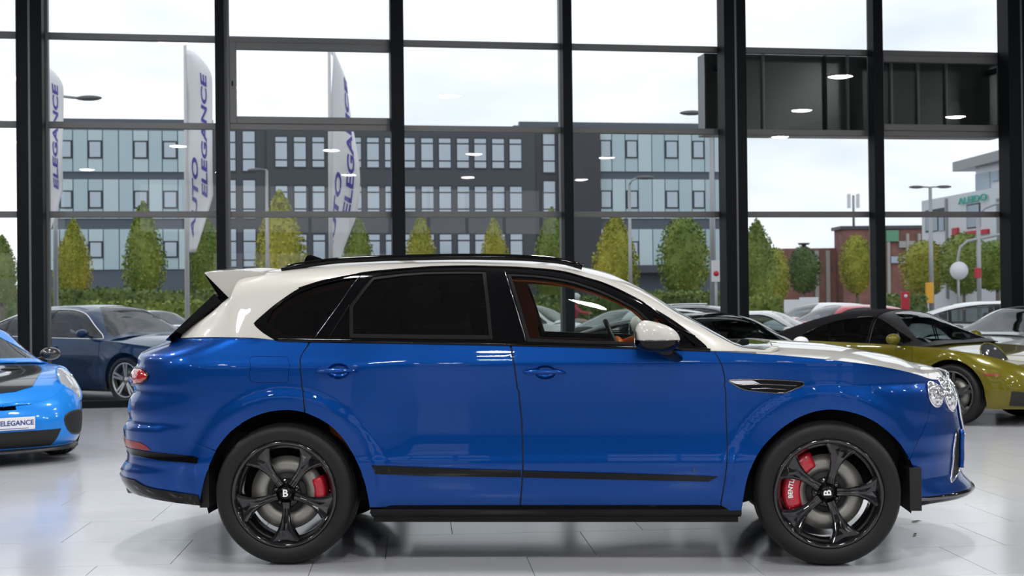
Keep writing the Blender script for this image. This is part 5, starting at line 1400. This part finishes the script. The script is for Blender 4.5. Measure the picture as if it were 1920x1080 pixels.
def hedge(px0, px1, ytop, depth, thick, col, label):
    a = at_depth(px0, ytop, depth - 8); b = at_depth(px1, ytop, depth - 8); h = (a[2] + b[2]) / 2; L = float(np.hypot(b[0] - a[0], b[1] - a[1])); rg = np.random.default_rng(int(abs(px0)))
    t = thing('hedge', label, 'hedge', (a[0], a[1], -.03), math.atan2(b[1] - a[1], b[0] - a[0]), 'clipped hedges along the road')
    core = MB().box((.05, .05, 0), (L - .05, thick - .05, h - .04)); core.build('hedge_core', LEAF[col], t)
    n = int(L * (h + thick) * 75); f = rg.integers(0, 4, n); x = rg.uniform(0, L, n); y = np.where(f < 3, rg.normal(0, .05, n), rg.uniform(0, thick, n)); z = np.where(f < 3, rg.uniform(.2, h, n), h + rg.normal(0, .04, n))
    C = np.stack([x, y, z], -1); u = rg.normal(size=(n, 3)); u /= np.linalg.norm(u, axis=1, keepdims=True); w = rg.normal(size=(n, 3)); s = rg.uniform(.05, .11, (n, 1))
    w -= u * (u * w).sum(1, keepdims=True); w /= np.linalg.norm(w, axis=1, keepdims=True)
    Q = np.stack([C - u * s, C + w * s * .7, C + u * s, C - w * s * .7], 1).reshape(-1, 3)
    o = link('foliage', mesh_from('foliage', Q, [(4 * i, 4 * i + 1, 4 * i + 2, 4 * i + 3) for i in range(n)]), LEAF[col], t); o['kind'] = 'stuff'
hedge(-20, 240, 543, 54, 1.4, 'hedge', 'dark clipped hedge below the yellowing and the tall columnar trees')
hedge(246, 520, 545, 54, 1.4, 'hedge', 'dark clipped hedge behind the pole of the lettered banner')
hedge(960, 1190, 556, 54, 1.4, 'hedge', 'dark clipped hedge seen through the SUV front window opening')
hedge(1196, 1352, 547, 54, 1.2, 'hedge', 'clipped hedge under the full green tree by the SUV windscreen pillar')
hedge(150, 255, 567, 45, 1.0, 'lime', 'low lime green hedge in front of the navy saloon bonnet')
hedge(275, 420, 566, 45, 1.0, 'lime', 'low lime green hedge behind the raked rear pillar of the SUV')
hedge(970, 1062, 570, 45, 1.0, 'lime', 'low lime green hedge beside the white hatchback')
hedge(1404, 1470, 556, 52, 1.2, 'lime', 'yellow-green hedge beyond the wide black steel post')
hedge(1660, 1740, 552, 60, 1.2, 'hedge', 'hedge behind the red pillar sign')

# ---- banners on poles
M_CLOTH = principled('white_banner_cloth', (.92, .92, .94), .7)
M_PURP = principled('violet_print', (.10, .085, .42), .6)
M_POLE = principled('white_pole', (.62, .62, .63), .4)
def banner(px, ytop, ybot, wpx, depth, yaw, label, fold=.06, mirror=False):
    a = at_depth(px, ytop, depth - 8); b = at_depth(px, ybot, depth - 8); z0, z1 = float(b[2]), float(a[2]); wid = wpx * depth / FPX / max(math.cos(yaw), .25); Hh = z1 - z0
    t = thing('banner_flag', label, 'banner', (a[0], a[1], -.03), yaw, 'feather banners in front of the showroom')
    def wave(u, v): return fold * math.sin(v * 5.0 + u * 2.5) * (.3 + u) + .04 * math.sin(v * 11)
    def half(v):                                      # outline of the cloth, narrow at the foot and shoulder at the top
        return wid * min(1, (.28 + 2.6 * v) if v < .28 else 1.0) * (1 - max(0, (v - .86) / .14) ** 1.8 * .75)
    n, m_ = 40, 8; P = np.zeros((n, m_, 3))
    for i in range(n):
        v = i / (n - 1)
        for j in range(m_): u = j / (m_ - 1); P[i, j] = (.03 + half(v) * u, wave(u, v), z0 + Hh * v)
    c = MB().grid(P, True).build('banner_cloth', M_CLOTH, t); so = c.modifiers.new('cloth', 'SOLIDIFY'); so.thickness = .006
    MB().tube([(0, 0, 0), (0, 0, z1 + .12)], [.055, .03], 10).build('banner_pole', M_POLE, t)
    for word, u0, sz, vc in (('AUTO', .30, .52, .27), ('ELEGANCE', .68, .50, .57)):
        tm = text_mesh('banner_lettering', word, wid * sz, M_PURP, c, None, extrude=.001, bold=True, shear=.18)
        L = max(v.co.x for v in tm.data.vertices) - min(v.co.x for v in tm.data.vertices); k = (.40 if word == 'AUTO' else .62) * Hh / L
        for v in tm.data.vertices:
            vv = vc + v.co.x * k / Hh; uu = u0 - v.co.y / wid * .62; hw = half(vv)
            v.co = (.03 + hw * uu, wave(uu, vv) - .012 - v.co.z, z0 + Hh * vv)
banner(347, 92, 470, 46, 28, math.radians(8), 'white banner with violet lettering facing the showroom beside a black post')
banner(72, 118, 440, 42, 28, math.radians(5), 'white banner with violet lettering half hidden behind the wide grooved post')
banner(617, 92, 520, 34, 28, math.radians(48), 'wind-twisted white banner above the SUV roof rail', .16)

# ---- lamp posts, signs
M_GALV = principled('galvanised_steel', (.34, .35, .36), .45, .5)
M_LHEAD = principled('lamp_head_grey', (.12, .12, .125), .5)
def lamp_post(px, ytop, depth, label, arms, r=.07):
    p = at_depth(px, ytop, depth - 8); t = thing('street_lamp', label, 'street lamp', (p[0], p[1], -.03), 0, 'street lamps outside'); h = p[2]
    MB().tube([(0, 0, 0), (0, 0, h)], [r, r * .6], 10).build('lamp_column', M_GALV, t)
    for dx, dz in arms:
        MB().tube([(0, 0, h), (dx * .25, 0, h + dz * .6), (dx, 0, h + dz)], .035, 8).build('lamp_arm', M_GALV, t)
        s = 1 if dx > 0 else -1; MB().ball((dx + s * .25, 0, h + dz), (.34, .12, .07), 14, 8).build('lamp_head', M_LHEAD, t)
lamp_post(102, 172, 36, 'tall street lamp whose arm reaches out from behind the half-hidden banner', [(.62, -.14)])
lamp_post(500, 318, 52, 'white street lamp standing before the yellow-green tree', [(-.12, .02)], .085)
lamp_post(1180, 345, 50, 'street lamp with a curved arm before the dark pier of the office', [(.30, .25)], .08)
lamp_post(1333, 196, 40, 'grey street lamp whose head shows beside the dark fascia box', [(-.30, -.20)], .10)
lamp_post(1744, 350, 62, 'double-headed street lamp with a yellow box before the white office', [(-.35, .02), (.35, .02)], .12)
def sign_post(px, ytop, ybot, depth, label, draw):
    p = at_depth(px, ytop, depth - 8); t = thing('road_sign', label, 'sign', (p[0], p[1], -.03), 0, 'signs outside'); h = p[2]
    MB().tube([(0, 0, 0), (0, 0, h)], .035, 8).build('sign_pole', M_GALV, t); draw(t, h)
def plate(wd, ht, mat, dz=0): return lambda t, h: MB().box((-wd / 2, -.05, h - ht + dz), (wd / 2, -.037, h + dz)).build('sign_plate', mat, t)
M_SIGNW = principled('sign_white', (.72, .73, .75), .45)
M_SRED = principled('sign_red', (.50, .02, .04), .45)
sign_post(1342, 486, 570, 38.5, 'narrow white sign with red mark on a grey pole beside the wide post', lambda t, h: (MB().box((-.13, -.05, h - .58), (.13, -.037, h)).build('sign_plate', M_SIGNW, t), MB().lathe([(.001, -.055), (.075, -.055), (.075, -.05)], 20).build('sign_disc', M_SRED, t, loc=(0, 0, h - .36))))
sign_post(1516, 556, 580, 56, 'white square parking sign in front of the brick hall', plate(.75, .5, M_SIGNW))
sign_post(1496, 560, 580, 50, 'broad white notice board among the parked hatchbacks', plate(1.0, .45, M_SIGNW))
sign_post(1797, 489, 560, 56, 'round white road sign seen from behind near the traffic signal', lambda t, h: MB().lathe([(.001, -.02), (.36, -.02), (.36, .0), (.001, 0)], 28).build('sign_disc', M_SIGNW, t, loc=(0, -.05, h - .36)))
p = at_depth(1697, 545, 40 - 8); t = thing('pillar_sign', 'red pillar sign beside the olive cabriolet soft top', 'sign', (p[0], p[1], -.03))
MB().box((-.11, -.06, 0), (.11, .06, p[2])).build('pillar_body', M_SRED, t, .01); MB().lathe([(.001, -.065), (.05, -.065), (.05, -.06)], 18).build('pillar_disc', M_SIGNW, t, loc=(0, 0, p[2] - .12))
p = at_depth(1835, 470, 58 - 8); t = thing('traffic_signal', 'grey traffic signal mast with long curved arms by the white office', 'traffic light', (p[0], p[1], -.03))
MB().tube([(0, 0, 0), (0, 0, p[2] + 1.6)], [.10, .08], 10).build('signal_mast', M_GALV, t)
MB().tube([(-.85, 0, .2), (-.85, 0, 3.0), (-.75, 0, 3.45), (-.45, 0, 3.7), (1.6, 0, 4.1)], .06, 8).build('signal_arm', M_GALV, t)
MB().tube([(.02, 0, p[2] + 1.4), (.25, 0, p[2] + 1.75), (.8, 0, p[2] + 1.95), (1.8, 0, p[2] + 2.0)], .05, 8).build('signal_arm', M_GALV, t)
MB().box((-.16, -.12, 2.2), (.06, .12, 2.6)).build('signal_head', M_SRED, t, .02)
p = at_depth(1745, 545, 61.6 - 8); t = thing('utility_box', 'small yellow box strapped to the double-headed lamp post', 'box', (p[0], p[1] + .185, 0))
MB().box((-.16, -.1, p[2] - .55), (.16, .1, p[2] + .35)).build('box_body', principled('yellow_box', (.75, .38, .03), .5), t, .02)

# ---- brick hall and white office
M_BRICK = noisy(principled('red_brown_brick', (.25, .11, .09), .85), 1.2, (.22, .10, .085), (.30, .14, .115))
M_CONC = principled('concrete_band', (.42, .40, .38), .8)
M_WOFF = principled('white_render', (.66, .68, .72), .6)
M_TEAL = principled('teal_letter', (.02, .42, .33), .5)
def facing(px0, px1, d0, d1, ytop):
    a = at_depth(px0, ytop, d0 - 8); b = at_depth(px1, ytop, d1 - 8); return a, b
def block(root, name, a, b, depth, z0, z1, mat):
    """box whose front face runs from a to b"""
    d = np.array([b[0] - a[0], b[1] - a[1], 0]); L = np.linalg.norm(d); d /= L; n = np.array([-d[1], d[0], 0]); m = MB()
    base = [np.array([a[0], a[1], 0]), np.array([b[0], b[1], 0]), np.array([b[0], b[1], 0]) + n * depth, np.array([a[0], a[1], 0]) + n * depth]
    V = [p + np.array([0, 0, z]) - np.array(root.location) for z in (z0, z1) for p in base]
    m.add(V, [(0, 3, 2, 1), (4, 5, 6, 7), (0, 1, 5, 4), (1, 2, 6, 5), (2, 3, 7, 6), (3, 0, 4, 7)]); return m.build(name, mat, root), d, n, L
a, b = facing(1468, 1604, 112, 112.2, 466); hall = thing('brick_hall', 'red brick hall with a taller tower and pale concrete pilasters', 'building', (a[0], a[1], 0))
block(hall, 'hall_wall', a, b, 4, -.03, float(a[2]), M_BRICK)
a2, b2 = facing(1580, 1760, 110, 110.2, 430); block(hall, 'tower_wall', a2, b2, 2.6, -.03, float(a2[2]), M_BRICK)
block(hall, 'roof_edge', a2 + np.array([-.2, -.2, 0]), b2 + np.array([.2, -.2, 0]), 3.0, float(a2[2]), float(a2[2]) + .25, M_CLAD)
for px in (1528, 1549, 1570): q = at_depth(px, 470, 112 - 8 - .15); block(hall, 'pilaster', q, q + np.array([.3, .01, 0]), .5, -.03, float(a[2]) - .2, M_CONC)
for px in (1640, 1664, 1700, 1722): q = at_depth(px, 470, 110 - 8 - .15); block(hall, 'pilaster', q, q + np.array([.22, .01, 0]), .5, -.03, float(a2[2]) - .4, M_CONC)
q0, q1 = at_depth(1686, 452, 101.9), at_depth(1716, 452, 101.9); block(hall, 'concrete_band', q0, q1, .4, float(q0[2]) - .5, float(q0[2]), M_CONC)
q0, q1 = at_depth(1662, 432, 101.8), at_depth(1685, 432, 101.8); block(hall, 'green_board', q0, q1, .3, float(q0[2]) - .85, float(q0[2]), principled('green_board_paint', (.12, .34, .20), .5))
for px0, px1 in ((1671, 1685), (1688, 1703)):
    q0, q1 = at_depth(px0, 481, 101.8), at_depth(px1, 481, 101.8); block(hall, 'window', q0, q1, .3, float(q0[2]) - .5, float(q0[2]), M_OGLASS)
q = at_depth(1600, 372, 103.2); t = thing('antenna_mast', 'thin antenna mast on the brick tower roof', 'antenna', (q[0], q[1], float(a2[2]) + .25))
MB().tube([(0, 0, 0), (0, 0, q[2] - float(a2[2]))], .10, 6).build('mast_pole', M_GALV, t)
for dx in (-.35, .35): MB().box((dx - .12, -.1, q[2] - float(a2[2]) - 1.0), (dx + .12, .1, q[2] - float(a2[2]) + .1)).build('antenna_panel', M_SIGNW, t)
q = at_depth(1508, 456, 106); t = thing('roof_vent', 'small flared vent stack on the brick hall roof', 'chimney', (q[0], q[1] + .2, float(a[2]) - .0))
MB().tube([(0, 0, 0), (0, 0, .35), (0, 0, .36), (0, 0, .5)], [.2, .2, .42, .5], 12).build('vent_pipe', M_CLAD, t)
a, b = facing(1728, 1990, 88, 70, 377); wo = thing('white_office', 'white rendered office with teal lettering and overhanging penthouse roof', 'building', (a[0], a[1], 0))
zt = float(a[2]); blk, dv, nv, LL = block(wo, 'office_wall', a, b, 14, -.03, zt, M_WOFF)
def fpt(px, py, off=0.0):
    """pixel to the white office's front face"""
    o, d = ray(px, py); t_ = ((a - nv * off - o) @ nv) / (d @ nv); return o + d * t_
def fbox(name, px0, px1, y0, y1, o0, o1, mat):
    p, q = fpt(px0, y1), fpt(px1, y1); z1_, z0_ = float(fpt(px0, y0)[2]), float(fpt(px0, y1)[2]); return block(wo, name, p - nv * o1, q - nv * o1, o1 - o0, z0_, z1_, mat)[0]
for nm, x0, x1, y0, y1 in (('window', 1736, 1773, 395, 436), ('window', 1814, 1839, 384, 429)):
    f = fbox(nm, x0, x1, y0, y1, -.1, .04, M_WFR)
    for k in range(3 if x1 - x0 > 30 else 2):
        nK = 3 if x1 - x0 > 30 else 2
        if nK == 3: g = fbox('pane', x0 + 1.5 + (x1 - x0) / 3 * k, x0 - 1.5 + (x1 - x0) / 3 * (k + 1), y0 + 3, y1 - 3, .0, .07, M_OGLASS)
        else: g = fbox('pane', x0 + 2, x1 - 2, y0 + 2 + (y1 - y0) / 2 * k, y0 - 2 + (y1 - y0) / 2 * (k + 1), .0, .07, M_OGLASS)
        g.parent = f
for px in (1777, 1874): fbox('down_pipe', px, px + 2.5, 372, 560, .0, .12, M_GALV)
p0, p1 = fpt(1822, 360) + nv * .25, fpt(1990, 345) + nv * .25
block(wo, 'penthouse_wall', p0, p1, 8, zt - .02, float(at_depth(1822, 312, p0[1])[2]), M_WOFF)
r0, r1 = fpt(1786, 320) - nv * .5, fpt(2010, 300) - nv * .5
zr_ = float(at_depth(1822, 314, p0[1])[2]); block(wo, 'penthouse_roof', r0 + nv * .5, r1, 12, zr_, zr_ + .55, M_GALV)
for px0, px1, ya, yb in ((1824, 1850, 327, 358), (1853, 1866, 322, 340)):
    c0, c1 = fpt(px0, yb) + nv * .15, fpt(px1, yb) + nv * .15; z0_ = float(at_depth(px0, yb, c0[1])[2]); z1_ = float(at_depth(px0, ya, c0[1])[2]); block(wo, 'window', c0, c1, .3, z0_, z1_, M_OGLASS)
# lettering on the white office
c = fpt(1823, 374, .12); tmx = text_mesh('office_lettering', 'ALEIDO', 1.0, M_TEAL, wo, None, extrude=.03)
L = max(v.co.x for v in tmx.data.vertices) - min(v.co.x for v in tmx.data.vertices); want = float(np.linalg.norm(fpt(1850, 374) - fpt(1797, 374))); kk = want / L; hz = 13 / FPX * 78 / .7
for v in tmx.data.vertices:
    q = c + dv * (v.co.x * kk) + np.array([0, 0, v.co.y * hz]) - nv * v.co.z - np.array(wo.location); v.co = q
c0, c1 = fpt(1790, 446), fpt(1856, 446); s_o = fbox('red_sign', 1815, 1856, 434, 442, .0, .15, M_SRED); fbox('red_sign_tab', 1789, 1799, 428, 447, .0, .15, M_SRED)

# ---- rider on a moped
p = at_depth(1085, 600, 44 - 8); mo = thing('moped', 'black moped beyond the lime hedge seen through the SUV front window', 'moped', (p[0], p[1], -.03), math.radians(-8))
for x in (-.6, .6): MB().lathe([(.14, -.05), (.26, -.05), (.28, 0), (.26, .05), (.14, .05)], 24, closed=True).build('wheel', M_RUB, mo, loc=(x, 0, .28))
MB().tube([(-.6, 0, .28), (-.5, 0, .55), (.0, 0, .62)], [.07, .14, .15], 10).build('moped_body', M_CBLACK, mo)
MB().box((-.5, -.14, .64), (.12, .14, .74)).build('saddle', M_INT, mo, .04)
MB().tube([(0, 0, .32), (.32, 0, .34), (.42, 0, .95)], [.12, .14, .10], 10).build('leg_shield', M_CBLACK, mo)
MB().tube([(.6, 0, .28), (.46, 0, .95)], .035, 8).build('fork', M_GALV, mo)
MB().tube([(.40, -.33, 1.02), (.44, 0, 1.0), (.40, .33, 1.02)], .02, 8).build('handlebar', M_RUB, mo)
pr = thing('person', 'rider in a red jacket and white helmet sitting on the moped', 'person', (p[0], p[1], -.03), math.radians(-8))
J = {'pel': (-.18, 0, .82), 'chest': (-.14, 0, 1.15), 'neck': (-.10, 0, 1.36), 'head': (-.08, 0, 1.50)}
names = []; co = []; rd_ = []; ed = []
def jn(n, p_, r_, par=None):
    names.append(n); co.append(p_); rd_.append(r_)
    if par: ed.append((names.index(par), len(names) - 1))
jn('pel', J['pel'], .14); jn('chest', J['chest'], .16, 'pel'); jn('neck', J['neck'], .06, 'chest'); jn('head', J['head'], .09, 'neck'); jn('crown', (-.07, 0, 1.60), .08, 'head')
for s_, sn in ((-1, 'r'), (1, 'l')):
    jn('sh' + sn, (-.13, .19 * s_, 1.28), .065, 'chest'); jn('el' + sn, (.06, .26 * s_, 1.10), .05, 'sh' + sn); jn('wr' + sn, (.32, .28 * s_, 1.05), .038, 'el' + sn); jn('ha' + sn, (.40, .28 * s_, 1.05), .035, 'wr' + sn)
    jn('hip' + sn, (-.12, .10 * s_, .82), .10, 'pel'); jn('kn' + sn, (.28, .14 * s_, .80), .075, 'hip' + sn); jn('an' + sn, (.22, .13 * s_, .42), .05, 'kn' + sn); jn('to' + sn, (.36, .13 * s_, .38), .04, 'an' + sn)
me = bpy.data.meshes.new('body'); me.from_pydata(co, ed, []); bo = link('body', me, [principled('red_jacket', (.45, .05, .08), .8), principled('pale_trousers', (.45, .36, .30), .8), principled('skin', (.55, .33, .24), .6)], pr)
sk = bo.modifiers.new('skin', 'SKIN'); bo.modifiers.new('sub', 'SUBSURF').levels = 1
for v, r_ in zip(me.skin_vertices[0].data, rd_): v.radius = (r_, r_)
me.skin_vertices[0].data[0].use_root = True
dg = bpy.context.evaluated_depsgraph_get(); em = bpy.data.meshes.new_from_object(bo.evaluated_get(dg)); bo.modifiers.clear(); bo.data = em
if len(em.materials) < 3:
    em.materials.clear(); [em.materials.append(MATS[k]) for k in ('red_jacket', 'pale_trousers', 'skin')]
for pg in em.polygons: pg.material_index = 2 if (pg.center.z > 1.38 or pg.center.x > .36 and pg.center.z > .9) else (0 if pg.center.z > .90 else 1); pg.use_smooth = True
MB().ball((-.08, 0, 1.56), (.145, .125, .135), 16, 12).build('helmet', M_SIGNW, pr)
MB().prism([(-.05, 0), (.05, 0), (.04, .07), (-.04, .07)], .16, lambda u, v, w: (.06 + v * .1, w - .08, 1.50 + v)).build('visor', M_BLACK, pr)

# ---- two dry leaves on the showroom floor
M_DLEAF = principled('dry_leaf_brown', (.10, .06, .04), .7)
for (px, py, L_, rz, lb) in ((1717, 978, .055, .2, 'rounded brown dry leaf on the floor tiles ahead of the SUV front wheel'), (1715, 1003, .05, 1.0, 'thin curled dry leaf on the floor tiles ahead of the SUV front wheel')):
    p = on_ground(px, py); n = 14; w_ = .022 if rz < .5 else .009
    out = [(L_ / 2 * math.cos(t), w_ * math.sin(t) * (1 - .35 * math.cos(t)), .003 + .006 * abs(math.cos(t))) for t in np.linspace(0, 2 * math.pi, n + 1)[:-1]]
    m = MB(); m.add(out + [(0, 0, .002)], [(i, (i + 1) % n, n) for i in range(n)]); m.tube([(-L_ * .45, 0, .004), (L_ * .75, 0, .004)], .0012, 5)
    o = m.build('dry_leaf', M_DLEAF, None, loc=(p[0], p[1], 0), rot=(0, 0, rz)); tag(o, lb, 'leaf')
